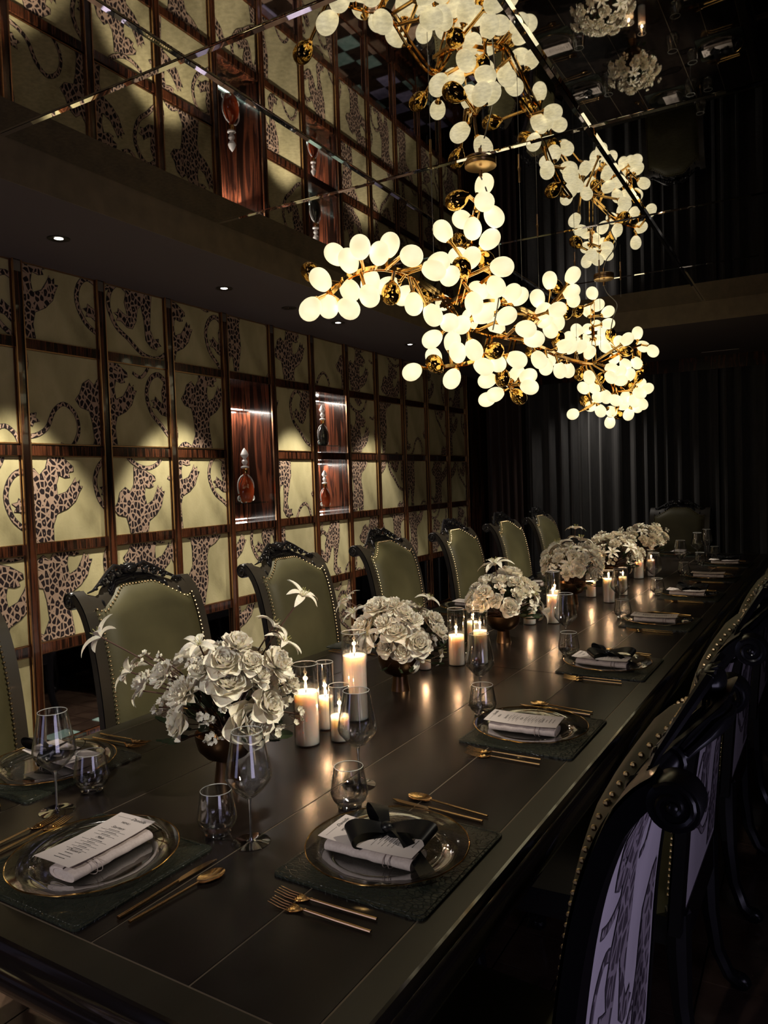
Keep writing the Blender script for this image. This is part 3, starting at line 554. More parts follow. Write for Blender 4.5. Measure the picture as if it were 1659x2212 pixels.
def make_chair():
    t = empty('dining_chair')
    # seat frame + cushion
    m = MB(); fw, bw, x0, x1 = .27, .235, -.295, .22
    m.add([(x0, -bw, .37), (x1, -fw, .37), (x1, fw, .37), (x0, bw, .37), (x0, -bw, .44), (x1, -fw, .44), (x1, fw, .44), (x0, bw, .44)], [(0, 3, 2, 1), (4, 5, 6, 7), (0, 1, 5, 4), (1, 2, 6, 5), (2, 3, 7, 6), (3, 0, 4, 7)])
    m.obj('seat_frame', M['chair_wood'], t, smooth=False)
    def sf(u, v):
        x = x0 + .005 + (x1 - x0) * u; w = (bw + (fw - bw) * u); y = (v * 2 - 1) * w
        e = min(u, 1 - u, v, 1 - v); return (x, y, .44 + .055 * min(1, (e / .16)) ** .5)
    MB().grid(sf, 14, 14).obj('seat', M['leather'], t)
    # side posts with scrolled ears
    for sg in (-1, 1):
        p = MB(); ys0, ys1 = (sg * .238, sg * .278); sec = []
        pts = BPc; V = []; n = len(pts)
        for (x, z) in pts:
            nn = bn(z); tw = .016
            for (yy, o_) in ((ys0, tw), (ys1, tw * .8), (ys1, -tw * .8), (ys0, -tw)):
                V.append((x + nn.x * o_, yy, z + nn.y * o_))
        F = [(i * 4 + k, i * 4 + (k + 1) % 4, (i + 1) * 4 + (k + 1) % 4, (i + 1) * 4 + k) for i in range(n - 1) for k in range(4)] + [(3, 2, 1, 0), ((n - 1) * 4, (n - 1) * 4 + 1, (n - 1) * 4 + 2, (n - 1) * 4 + 3)]
        p.add(V, F)
        c = (-.474, 1.110); X = Matrix.Translation((0, sg * .253, 0)) @ Matrix.Rotation(PI / 2, 4, 'X')
        R = Matrix(((1, 0, 0, c[0]), (0, 0, -1, sg * .253), (0, 1, 0, c[1]), (0, 0, 0, 1)))
        p.lathe([(.001, -.027), (.020, -.027), (.031, -.025), (.033, -.020), (.033, .020), (.031, .025), (.020, .027), (.001, .027)], 24, 0, R)
        for yy in (sg * .253 - .027, sg * .253 + .027):
            p.tube([(q[0], yy, q[1]) for q in spiral_pts(c, .029, .007, 1.6, .8, 26)], .0035, 5)
            p.ball((c[0], yy, c[1]), (.008, .005, .008), 8, 5)
        p.obj('side_post', M['chair_wood'], t)
        b_ = MB(); V = [];   # flat bronze-dark face band between post and nails
        for (x, z) in pts:
            nn = bn(z)
            for yy in (sg * .232, sg * .277): V.append((x + nn.x * .0175, yy, z + nn.y * .0175))
        b_.add(V, [(i * 2, i * 2 + 1, i * 2 + 3, i * 2 + 2) for i in range(n - 1)]); b_.obj('face_band', M['chair_band'], t)
    MB().grid(lambda u, v: bpt((u * 2 - 1) * .252, ztop((u * 2 - 1) * .252) - .006 + .050 * v, .0172 - .008 * max(0, v - .7)), 30, 4).obj('face_band', M['chair_band'], t)
    # leather front, nail line, top rail, crest
    zb = .47
    def lf(u, v):
        s_ = (u * 2 - 1) * .240; zt = ztop(s_); z = zb + (zt - zb) * v
        e = min(1, min(u, 1 - u) / .12) ** .6 * min(1, (1 - v) / .07 + .15) ** .6
        return bpt(s_, z, .008 + .032 * e)
    MB().grid(lf, 20, 26).obj('back_cushion', M['leather'], t)
    nl = MB(); path = [(-.229, zb + .02 + i * .0155) for i in range(int((ztop(.229) - zb - .02) / .0155))]
    path += [((-.229 + .458 * i / 31), None) for i in range(32)] + [(.229, z) for _, z in path[::-1]]
    for s_, z in path:
        z = ztop(s_) - .010 if z is None else z
        q = bpt(s_, z, .0262); nl.ball(q, .0046, 6, 4)
    tag(nl.obj('nail_heads', M['nail'], t), kind='stuff')
    def rl_(u, v):
        s_ = (u * 2 - 1) * .25; z0 = ztop(s_) ; a = v * PI * 1.25
        hgt = .018 + .010 * smooth01((.12 - abs(s_)) / .12)
        zc_ = z0 + .006; n = bn(min(zc_, 1.12)); base = Vector((bx(zc_), zc_))
        up = Vector((-.75, .66)); r = hgt
        c_ = base + up * r * .55
        d = Vector((math.cos(-.35 + a), math.sin(-.35 + a)))
        return (c_.x + d.x * r, s_, c_.y + d.y * r * 1.0)
    MB().grid(rl_, 30, 12).obj('top_rail', M['chair_wood'], t)
    cr = MB(); base = lambda s_, dz, off=.0: (bx(1.13) - .012 + off - dz * .6, s_, 1.184 + dz)
    cr.ball(base(0, .012), (.020, .040, .024), 14, 8); cr.ball(base(0, .012, .014), (.012, .026, .015), 10, 6)
    for i in range(-3, 4): cr.tube([base(0, .002, .012), base(i * .011, .026, .016), base(i * .017, .040 - abs(i) * .004, .004)], [.006, .005, .003], 5)
    for sg in (-1, 1):
        for (cs_, cz, r0, tn) in ((.062, .006, .021, 1.3), (.104, -.010, .015, 1.1), (.140, -.026, .011, 1.0)):
            q = spiral_pts((cs_, cz), r0, .004, tn, 2.6, 18, -1); cr.tube([base(sg * a, b, .008) for a, b in q], [.0065] * 10 + [.005] * 9, 6)
        cr.tube([base(sg * .03, .018, .01), base(sg * .07, .030, .008), base(sg * .11, .010, .008), base(sg * .16, -.022, .008), base(sg * .20, -.044, .008), base(sg * .225, -.05, .006)], [.008, .009, .008, .007, .005, .003], 6)
        for i in range(5): cr.ball(base(sg * (.085 + .026 * i), .012 - .013 * i, .012), (.006, .010, .006), 7, 5)
    for k in range(7):   # acanthus ribs running along the rolled rail
        a = -.3 + k * .5
        for sg in (-1, 1):
            pts = []
            for i in range(9):
                s_ = sg * (.006 + .0155 * i); z0 = ztop(s_) + .006; b0 = Vector((bx(z0), z0)); h_ = (.028 - .0009 * i); c_ = b0 + Vector((-.75, .66)) * h_ * .55
                aa = a + .10 * math.sin(i * 1.1 + k); pts.append((c_.x + math.cos(aa) * h_ * 1.02, s_, c_.y + math.sin(aa) * h_ * 1.02))
            cr.tube(pts, [.003 + .0022 * abs(math.sin(i * .9 + k)) for i in range(9)], 5)
    for s_ in (-.135, -.185, .135, .185):
        z0 = ztop(s_) + .006; b0 = Vector((bx(z0), z0)); c_ = b0 + Vector((-.75, .66)) * .0105
        cr.tube([(c_.x + math.cos(a) * .021, s_, c_.y + math.sin(a) * .021) for a in [2 * PI * k / 14 for k in range(15)]], .0045, 5, caps=False)
    cr.obj('carved_crest', M['chair_wood'], t)
    # rear panel
    def bf(u, v):
        s_ = (u * 2 - 1) * .226; z = .46 + (ztop(s_) - .03 - .46) * v; return bpt(s_, z, -.0145)
    bp_ = MB().grid(bf, 8, 26).obj('back_panel', M['back_fabric'], t)
    bm = motif_bm([(-.03, .72, .86, 1, .15), (.16, .42, .8, -1, -.3), (-.19, 1.0, .8, 1, .4)], (-.205, .49, .205, 1.03), zlift=.0008, slices=[.5 + .045 * i for i in range(12)])
    for v in bm.verts:
        q = bpt(-v.co.x, v.co.y, -.0153 - v.co.z * .6); v.co = Vector(q)
    me = bpy.data.meshes.new('woven_leopard'); bm.to_mesh(me); bm.free(); me.materials.append(M['back_leopard']); me.materials.append(M['back_edge'])
    ob('woven_leopard', me, bp_)
    MB().box((-.325, -.24, .37), (-.285, .24, .47)).obj('lower_rail', M['chair_wood'], t, smooth=False)
    # legs: cabriole front with claw foot, swept rear
    for sg in (-1, 1):
        L = MB(); y = sg * .245
        L.tube([(.20, y * .97, .42), (.22, y, .38), (.237, y * 1.05, .31), (.22, y * 1.02, .2), (.203, y, .11), (.211, y * 1.01, .06), (.225, y * 1.03, .035)], [.036, .042, .040, .027, .019, .018, .022], 10)
        L.ball((.227, y * 1.04, .026), (.030, .028, .026), 10, 7)
        for a in (-.7, 0, .7):
            L.tube([(.215, y, .058), (.215 + .034 * math.cos(a), y * 1.02 + .034 * math.sin(a), .048), (.225 + .04 * math.cos(a), y * 1.03 + .038 * math.sin(a), .012)], [.009, .010, .005], 6)
        L.obj('front_leg', M['chair_wood'], t)
        L = MB(); y = sg * .225
        L.tube([(-.305, y, .46), (-.305, y, .36), (-.310, y, .24), (-.325, y * 1.03, .12), (-.355, y * 1.08, .045), (-.38, y * 1.1, .028)], [.030, .030, .025, .021, .020, .024], 8)
        L.ball((-.385, y * 1.1, .026), (.032, .024, .026), 8, 6)
        L.obj('rear_leg', M['chair_wood'], t)
    return t
ORD = ['nearest', 'second', 'third', 'fourth', 'fifth', 'sixth', 'seventh']
chair0 = make_chair(); index_children()
RCH = [1.22, 2.10, 2.97, 3.88, 4.78, 5.65, 6.5]; LCH = [1.20, 2.04, 2.95, 3.88, 4.84, 5.74, 6.58]
first = True
def place_chair(x, y, rz, label, group):
    global first
    o = chair0 if first else copy_tree(chair0); first = False
    o.location = (x, y, 0); o.rotation_euler = (0, 0, rz); tag(o, label, 'chair', group)
for i, y in enumerate(RCH):
    place_chair(cx(y) + .62, y, PI + YAW, ('carved black dining chair on the right side showing its leopard-print back, %s from the camera' % ORD[i]), 'dining chairs along the right side')
for i, y in enumerate(LCH):
    place_chair(cx(y) - .635, y, YAW, ('olive leather dining chair with carved crest against the panelled wall, %s from the camera' % ORD[i]), 'dining chairs along the left side')
place_chair(cx(7.4) - .10, 7.40, -PI / 2 + YAW, 'olive leather high-backed chair at the far head of the table before the curtains', None)

# ================================================================== TABLEWARE
def rrect(w, h, r, n=5):
    P = []
    for (cx_, cy_, a0) in ((w - r, h - r, 0), (-w + r, h - r, PI / 2), (-w + r, -h + r, PI), (w - r, -h + r, 3 * PI / 2)):
        for i in range(n + 1): a = a0 + PI / 2 * i / n; P.append((cx_ + r * math.cos(a), cy_ + r * math.sin(a)))
    return P
def slab(poly, z0, z1, mi=0, bev=.0008):
    m = MB(); n = len(poly)
    V = [(x, y, z0) for x, y in poly] + [(x, y, z1 - bev) for x, y in poly] + [(x * .992, y * .992, z1) for x, y in poly]
    F = [tuple(range(n))[::-1], tuple(2 * n + i for i in range(n))]
    for k in range(2): F += [(k * n + i, k * n + (i + 1) % n, (k + 1) * n + (i + 1) % n, (k + 1) * n + i) for i in range(n)]
    return m.add(V, F, mi)
# local frame of a place: +x = away from the diner towards the table centre is -x; u across
mat_me = slab(rrect(.165, .178, .014), 0, .005).mesh('placemat', M['mat'])
# stitched border as a raised cord
st = MB(); pr = rrect(.158, .171, .012); st.tube([(x, y, .0052) for x, y in pr] + [(pr[0][0], pr[0][1], .0052)], .0008, 4, caps=False); stitch_me = st.mesh('stitched_border', M['mat'])
def wav(r, z): return (r, z)
pl = MB(); pl.lathe([(.001, .0), (.085, .0), (.111, .001), (.117, .006), (.124, .0105), (.150, .0145), (.164, .0165), (.164, .0185), (.150, .0168), (.124, .0128), (.116, .0085), (.110, .0035), (.085, .003), (.001, .003)], 64)
plate_me = pl.mesh('charger_plate', M['plate_glass'])
rg = MB(); rg.tube([(.1645 * math.cos(2 * PI * i / 72) , .1645 * math.sin(2 * PI * i / 72), .0175 + .0006 * math.sin(i * 5.1)) for i in range(73)], .0016, 6, caps=False); rim_me = rg.mesh('gold_rim', M['gold'])
# rolled napkin: cross-section spiral swept along its length (local y)
def napkin_mesh():
    m = MB(); L = .096; sec = []
    for i in range(40):
        t = i / 39; a = PI * .5 + t * 2 * PI * 1.5; k = 1 - .42 * t
        c, s_ = math.cos(a), math.sin(a)
        x = .042 * k * (abs(c) ** .55) * (1 if c > 0 else -1); z = .0125 * k * (abs(s_) ** .8) * (1 if s_ > 0 else -1)
        sec.append((x, z + .0135))
    n = len(sec); V = []; K = 12
    for j in range(K + 1):
        y = -L + 2 * L * j / K; w = 1 + .03 * math.sin(j * 1.7); dz = .0015 * math.sin(j * 2.3)
        for i, (x, z) in enumerate(sec): V.append((x * w, y, z + dz * z / .02))
    F = [(j * n + i, j * n + i + 1, (j + 1) * n + i + 1, (j + 1) * n + i) for j in range(K) for i in range(n - 1)]
    m.add(V, F)
    # solid core ends
    for e in (-L, L): m.add([(x, e * .985, z) for x, z in sec[:27]], [tuple(range(27))])
    return m.mesh('napkin', M['napkin'])
nap_me = napkin_mesh()
bd = MB()
for y in (-.052, -.040): bd.tube([(.0445 * (abs(math.cos(a)) ** .55) * (1 if math.cos(a) > 0 else -1), y, .0137 + .0135 * (abs(math.sin(a)) ** .8) * (1 if math.sin(a) > 0 else -1)) for a in [2 * PI * i / 28 for i in range(29)]], .0009, 4, caps=False)
band_me = bd.mesh('hemstitch_band', M['napkin_band'])
def card_mesh():
    def fn(u, v):
        x = (u - .5) * .105; y = (v - .5) * .212; return (x, y, .0012 + .004 * (2 * abs(v - .5)) ** 2.2 + .001 * math.sin(u * 3))
    m = MB(); m.grid(fn, 6, 14); m.grid(lambda u, v: tuple(Vector(fn(1 - u, v)) - Vector((0, 0, .0006))), 6, 14); return m.mesh('menu_card', M['card'])
card_me = card_mesh()
def czz(x, y): return .0018 + .004 * (2 * abs(y / .212)) ** 2.2 + .001 * math.sin((x / .105 + .5) * 3) 
def text_geo(m, txt, size, x, y, shear=0, align='CENTER'):
    cu = bpy.data.curves.new('t', 'FONT'); cu.body = txt; cu.size = size; cu.shear = shear; cu.align_x = align; cu.resolution_u = 2; cu.extrude = 0
    o = bpy.data.objects.new('t', cu); me = bpy.data.meshes.new_from_object(o)
    vs = [(v.co.x + x, v.co.y + y, czz(v.co.x + x, v.co.y + y)) for v in me.vertices]; fs = [tuple(p.vertices) for p in me.polygons]
    m.add(vs, fs); bpy.data.objects.remove(o); bpy.data.curves.remove(cu); bpy.data.meshes.remove(me)
tx = MB()
text_geo(tx, 'Danielle', .0125, .018, .088, .5)
text_geo(tx, 'MENU', .009, 0, .071)
text_geo(tx, 'Starters', .0115, 0, .050, .5); text_geo(tx, 'Main', .0115, 0, .004, .5); text_geo(tx, 'Dessert', .0115, 0, -.058, .5)
rr = random.Random(4)
def line(y, w, h=.0012, x0=None):
    x = -w / 2 if x0 is None else x0
    while x < (w / 2 if x0 is None else x0 + w):
        l = rr.uniform(.0025, .006); z = czz(x, y); tx.add([(x, y, z), (x + l, y, z), (x + l, y + h, z), (x, y + h, z)], [(0, 1, 2, 3)]); x += l + .0011
line(.091, .034, .0008, -.043)
for y0_, k in ((.042, 3), (-.004, 5), (-.067, 3)):
    for i in range(k):
        line(y0_ - i * .0105, rr.uniform(.022, .034), .0016); 
        if y0_ > -.05: line(y0_ - i * .0105 - .0038, rr.uniform(.05, .072), .0009)
text_me = tx.mesh('printed_text', M['ink'], False)
# cutlery (local +y = towards the tip)
def handle(m, y0, y1, r0=.0034, r1=.0026): m.tube([(0, y0, .004), (0, (y0 + y1) / 2, .0046), (0, y1, .006)], [r0, r0 * .95, r1], 8, flat=.75)
def fork():
    m = MB(); handle(m, -.105, .03)
    def fb(u, v):
        y = .028 + .032 * v; w = .0026 + (.0118 - .0026) * smooth01(v * 1.25); return ((u - .5) * 2 * w, y, .006 - .006 * math.sin(v * PI * .8) + .0022 * (2 * u - 1) ** 2)
    m.grid(fb, 6, 8); m.grid(lambda u, v: tuple(Vector(fb(1 - u, v)) + Vector((0, 0, -.0015))), 6, 8)
    for x in (-.0102, -.0034, .0034, .0102): m.tube([(x, .058, .0025), (x * 1.02, .078, .0035), (x * .98, .102, .0085)], [.0017, .0015, .0008], 6)
    return m.mesh('fork', M['cutlery'])
def spoon():
    m = MB(); handle(m, -.105, .045)
    def sp(u, v):
        a = v * 2 * PI; r = u; return (.0195 * r * math.cos(a), .075 + .031 * r * math.sin(a), .0065 - .0065 * (1 - r * r) )
    m.grid(sp, 6, 20); m.grid(lambda u, v: tuple(Vector(sp(u, 1 - v)) + Vector((0, 0, -.0013))), 6, 20)
    return m.mesh('spoon', M['cutlery'])
def knife():
    m = MB(); handle(m, -.115, .02, .004, .0035)
    P = [(-.0035, .018), (-.0075, .035), (-.0085, .07), (-.006, .10), (.003, .118), (.0055, .108), (.0048, .06), (.0035, .018)]
    n = len(P); m.add([(x, y, .0035) for x, y in P] + [(x, y, .0055) for x, y in P], [tuple(range(n))[::-1], tuple(n + i for i in range(n))] + [(i, (i + 1) % n, n + (i + 1) % n, n + i) for i in range(n)])
    return m.mesh('knife', M['cutlery'])
fork_me, spoon_me, knife_me = fork(), spoon(), knife()
# stemware
wb = MB(); wb.lathe([(.0045, .094), (.014, .099), (.030, .113), (.0455, .132), (.049, .141), (.0475, .155), (.040, .195), (.0325, .236), (.0318, .2365), (.039, .195), (.0465, .155), (.048, .141), (.0445, .1335), (.029, .1145), (.012, .1015), (.0005, .0985)], 32)
bowl_me = wb.mesh('bowl', M['glass'])
stem_me = MB().lathe([(.010, .0035), (.0055, .006), (.0030, .014), (.0026, .05), (.0028, .080), (.0045, .0945), (.0005, .0948)], 14).mesh('stem', M['thick_glass'])
foot_me = MB().lathe([(.0005, .0), (.0405, .0), (.0412, .0008), (.0405, .0016), (.020, .0026), (.010, .0038), (.0005, .0045)], 32).mesh('foot', M['glass'])
tb = MB(); tb.lathe([(.0265, .010), (.038, .022), (.0432, .036), (.0425, .045), (.0335, .0975), (.0326, .0978), (.0415, .045), (.042, .036), (.037, .0235), (.026, .0125)], 32)
tum_me = tb.mesh('tumbler', M['glass'])
tbase_me = MB().lathe([(.0005, .001), (.024, .0), (.0275, .003), (.0285, .007), (.0268, .010), (.0255, .0125), (.0005, .0115)], 28).mesh('thick_base', M['thick_glass'])
def place_on(name, me, parent_T, du, dv, dz, rz, label, cat, group, kids=()):
    """parent_T = (x, y, heading) of the place; du to the diner's right, dv towards the table centre"""
    X, Y, h = parent_T; c, s_ = math.cos(h), math.sin(h)
    o = ob(name, me, None, (X + du * c - dv * s_, Y + du * s_ + dv * c, TT + dz), h + rz); tag(o, label, cat, group)
    for nm_, m_ in kids: ob(nm_, m_, o)
    return o
def stem_glass(x, y, label):
    e = empty('wine_glass', (x, y, TT)); tag(e, label, 'wine glass', 'stemmed wine glasses on the table')
    b_ = ob('bowl', bowl_me, e); ob('rim', rim_ring, b_); ob('stem', stem_me, e); ob('foot', foot_me, e)
def tumbler(x, y, label):
    o = ob('tumbler', tum_me, None, (x, y, TT)); ob('thick_base', tbase_me, o); ob('rim', tum_rim, o); tag(o, label, 'tumbler', 'low water tumblers on the table')
def bow(X, Y, h, z, label):
    e = empty('ribbon_bow', (X, Y, TT + z), h); e.scale = (1.3, 1.3, 1.15); tag(e, label, 'ribbon', 'black satin bows on napkins')
    W = .013
    def loop(sx, sy, L, lift, tw):
        def fn(u, v):
            a = u * PI; r = L * math.sin(a); hgt = lift * math.sin(2 * a) * 1.0 + .010
            w = W * (.45 + 1.1 * math.sin(a) ** .8); d = (v - .5) * 2 * w
            return (sx * r - sy * d * .9, sy * r + sx * d * .9 + tw * math.sin(a) * .01, hgt + .006 * math.sin(a) + (v - .5) * .012 * tw)
        return fn
    MB().grid(loop(.80, -.6, .085, .014, 1), 20, 5).obj('loop', M['ribbon'], e); MB().grid(loop(-.92, -.38, .062, .013, -1), 20, 5).obj('loop', M['ribbon'], e)
    MB().grid(loop(-.35, .93, .052, .016, 1), 16, 5).obj('loop', M['ribbon'], e)
    def tail(dx, dy, L):
        def fn(u, v):
            w = .013 * (.5 + .6 * u); d = (v - .5) * 2 * w; r = L * u; z_ = .012 - .034 * smooth01((u - .35) * 1.6) + .004 * math.sin(u * 9)
            tip = .012 * (1 - abs(2 * v - 1)) * (1 if u > .98 else 0)
            return (dx * (r - tip) - dy * d, dy * (r - tip) + dx * d + .012 * math.sin(u * 3.5), max(z_, -.018))
        return fn
    MB().grid(tail(.55, -.85, .125), 18, 4).obj('tail', M['ribbon'], e)
    MB().ball((0, 0, .013), (.011, .010, .009), 10, 7).obj('knot', M['ribbon'], e)
def place(X, Y, h, where, ribbon, nd=-.035, cd=-.02, nap_rot=0.0, glasses=True, full=True):
    """h: heading with +v (local y) pointing to the table centre"""
    P = (X, Y, h)
    place_on('placemat', mat_me, P, 0, -.012, 0.0003, PI / 2, 'dark green croc-embossed leather placemat ' + where, 'placemat', 'leather placemats', [('stitched_border', stitch_me)])
    place_on('charger_plate', plate_me, P, 0, 0, .0056, 0, 'clear glass charger plate with thin gold rim ' + where, 'plate', 'glass charger plates', [('gold_rim', rim_me)])
    nz = .0092
    place_on('napkin', nap_me, P, nd, .005, nz, nap_rot, 'ivory linen napkin rolled under a menu card ' + where, 'napkin', 'folded linen napkins', [('hemstitch_band', band_me)])
    o = place_on('menu_card', card_me, P, cd, .012, nz + .0285, nap_rot, ('black-bowed' if ribbon else 'unribboned') + ' printed menu card on the napkin ' + where, 'menu', 'printed menu cards', [('printed_text', text_me)])
    if ribbon: bow(X, Y, h - PI / 2 + .5, nz + .030, 'black satin ribbon bow tied over the menu ' + where)
    place_on('fork', fork_me, P, -.215, .0, 0, .05, 'gold fork, the one next to the placemat, ' + where, 'fork', 'gold forks')
    place_on('fork', fork_me, P, -.248, -.01, 0, .03, 'gold fork, outer one of the pair, ' + where, 'fork', 'gold forks')
    place_on('knife', knife_me, P, .212, -.0, 0, -.03, 'gold table knife ' + where, 'knife', 'gold knives')
    place_on('spoon', spoon_me, P, .247, -.01, 0, -.10, 'gold spoon beside the knife ' + where, 'spoon', 'gold spoons')
rim_ring = MB().tube([(.0322 * math.cos(2 * PI * i / 32), .0322 * math.sin(2 * PI * i / 32), .2365) for i in range(33)], .0009, 5, caps=False).mesh('rim', M['rim'])
tum_rim = MB().tube([(.033 * math.cos(2 * PI * i / 32), .033 * math.sin(2 * PI * i / 32), .0978) for i in range(33)], .0009, 5, caps=False).mesh('rim', M['rim'])
RPL = [1.285, 2.10, 2.94, 3.88, 4.77, 5.60, 6.43]; LPL = [1.29, 2.08, 2.97, 3.95, 4.85, 5.72, 6.50]
STY = [1.55, 2.28, 3.18, 4.10, 4.95, 5.86, 6.60]; TUY = [1.43, 2.18, 3.05, 3.94, 4.78, 5.68, 6.38]
for i, y in enumerate(RPL):
    w = 'at the %s place on the right side' % ORD[i]
    place(cx(y) + .482, y, PI / 2 + YAW, w, i % 2 == 0, nap_rot=[.03, .08, -.03, .05, 0, .04, -.02][i])
    stem_glass(cx(STY[i]) + .245, STY[i], 'tall clear stemmed wine glass ' + w); tumbler(cx(TUY[i]) + .297, TUY[i], 'low clear water tumbler ' + w)
for i, y in enumerate(LPL):
    w = 'at the %s place on the left side' % ORD[i]
    place(cx(y) - .56, y, -PI / 2 + YAW, w, i % 2 == 0, nap_rot=[-.1, .05, .0, .05, 0, .04, -.02][i])
    if i == 0: stem_glass(-1.545, 1.12, 'tall clear stemmed wine glass ' + w); tumbler(-1.565, 1.235, 'low clear water tumbler ' + w)
    else: stem_glass(cx(y) - .31, y - .27, 'tall clear stemmed wine glass ' + w); tumbler(cx(y) - .35, y - .14, 'low clear water tumbler ' + w)
place(-1.262, .995, YAW, 'at the near head of the table', False, .022, -.008, nap_rot=.02)
stem_glass(-1.03, 1.20, 'tall clear stemmed wine glass at the near head of the table'); tumbler(-1.118, 1.195, 'low clear water tumbler at the near head of the table')
place(cx(7.1), 7.06, PI + YAW, 'at the far head of the table', False, nap_rot=0)
stem_glass(cx(7) + .26, 6.98, 'tall clear stemmed wine glass at the far head of the table'); tumbler(cx(7) + .33, 6.90, 'low clear water tumbler at the far head of the table')

# ================================================================== FLOWERS
def petal(m, L, W, cup, curl, X, mi=0, nu=4, nv=4, tip=.5, ruffle=0.0, ph=0):
    """grows along +x from the origin, lying in xy, cupping and curling upwards (+z)"""
    def fn(u, v):
        s_ = (v * 2 - 1); w = W * (math.sin(PI * min(1, (u * .86 + .07))) ** tip)
        ang = curl * u; x = L * (math.sin(ang) / ang if abs(ang) > 1e-3 else 1) * u; z = L * u * (1 - math.cos(ang)) / ang if abs(ang) > 1e-3 else 0
        return (x, s_ * w, z + cup * W * s_ * s_ + ruffle * math.sin(s_ * 5 + ph) * u)
    m.grid(fn, nu, nv, mi, X)
def rotZYX(az, el): return Matrix.Rotation(az, 4, 'Z') @ Matrix.Rotation(-el, 4, 'Y')
def fl_rose(seed, n=26):
    r = random.Random(seed); m = MB()
    for i in range(n):
        t = i / (n - 1); az = i * 2.39996 + r.uniform(-.2, .2); el = 1.50 - 1.25 * t ** 1.1; L = .38 + .58 * t; W = .20 + .36 * t
        X = Matrix.Translation((0, 0, .30 * (1 - t) - .15)) @ Matrix.Rotation(az, 4, 'Z') @ Matrix.Translation((.05 + .12 * t, 0, 0)) @ Matrix.Rotation(-el, 4, 'Y')
        petal(m, L, W, .75 - .35 * t, (-.2 + .2 * t) if t < .6 else -.9 * (t - .5), X, 0, 4, 5, .42)
    m.ball((0, 0, -.1), (.32, .32, .25), 8, 5)
    return m.mesh('rose_bloom', M['petal'])
def fl_dahlia(seed, n=64):
    r = random.Random(seed); m = MB()
    for i in range(n):
        t = i / (n - 1); az = i * 2.39996; el = 1.35 - 1.45 * t; L = .35 + .62 * t
        X = Matrix.Translation((0, 0, .22 * (1 - t))) @ Matrix.Rotation(az, 4, 'Z') @ Matrix.Rotation(-el, 4, 'Y')
        petal(m, L, .085 + .11 * t, .9, .35, X, 0, 3, 2, .5)
    return m.mesh('dahlia_bloom', M['petal'])
def fl_peony(seed, n=40):
    r = random.Random(seed); m = MB()
    for i in range(n):
        t = i / (n - 1); az = i * 2.39996 + r.uniform(-.4, .4); el = 1.5 - 1.5 * t + r.uniform(-.2, .2); L = .55 + .42 * t
        X = Matrix.Translation((r.uniform(-.08, .08), r.uniform(-.08, .08), .12 * (1 - t) - .05)) @ Matrix.Rotation(az, 4, 'Z') @ Matrix.Rotation(-el, 4, 'Y')
        petal(m, L, .17 + .16 * t, .35, .3, X, 0, 4, 4, .38, .06, r.uniform(0, 6))
    return m.mesh('peony_bloom', M['petal'])
def fl_lily(seed, n=6):
    r = random.Random(seed); m = MB()
    for i in range(n):
        az = 2 * PI * i / n + r.uniform(-.2, .2); el = .75 + r.uniform(-.25, .25)
        X = Matrix.Rotation(az, 4, 'Z') @ Matrix.Rotation(-el, 4, 'Y'); petal(m, 1.15 + r.uniform(-.1, .15), .19, .6, -1.5 + r.uniform(-.4, .5), X, 0, 7, 2, .75)
    for i in range(5):
        a = i * 1.26; m.tube([(0, 0, 0), (.12 * math.cos(a), .12 * math.sin(a), .3), (.2 * math.cos(a), .2 * math.sin(a), .5)], [.015, .012, .02], 4, 1)
    return m.mesh('lily_bloom', [M['petal'], M['stamen']])
def fl_floret(seed):
    r = random.Random(seed); m = MB()
    for k in range(7):
        c = Vector((r.uniform(-.6, .6), r.uniform(-.6, .6), r.uniform(-.3, .4)))
        X0 = Matrix.Translation(c) @ Euler((r.uniform(-.7, .7), r.uniform(-.7, .7), r.uniform(0, 6))).to_matrix().to_4x4()
        for i in range(5): petal(m, .36, .15, .4, .5, X0 @ Matrix.Rotation(2 * PI * i / 5, 4, 'Z') @ Matrix.Rotation(-.35, 4, 'Y'), 0, 3, 2, .5)
        m.ball(tuple(c + Vector((0, 0, .03))), .05, 5, 3, 1)
        m.tube([tuple(c * 1.0), (0, 0, -.9)], .02, 4, 2)
    return m.mesh('floret_cluster', [M['petal'], M['stamen'], M['stem']])
FL = {'rose': [fl_rose(1, 34), fl_rose(2, 38), fl_rose(5, 30)], 'dahlia': [fl_dahlia(1)], 'peony': [fl_peony(1), fl_peony(2, 46), fl_peony(3, 34)], 'lily': [fl_lily(1), fl_lily(2), fl_lily(3, 5)], 'floret': [fl_floret(1), fl_floret(2)]}
NAMES = {'rose': 'rose', 'dahlia': 'dahlia', 'peony': 'peony', 'lily': 'star_lily', 'floret': 'floret_spray'}
bw = MB(); bw.lathe([(.001, .003), (.027, .0), (.034, .0), (.033, .004), (.029, .028), (.0265, .052), (.030, .056), (.052, .064), (.070, .084), (.077, .110), (.0775, .125), (.0755, .125), (.073, .108), (.060, .084), (.02, .07), (.001, .068)], 40); bowl_bronze = bw.mesh('bowl', M['bronze'])
rf = random.Random(21)
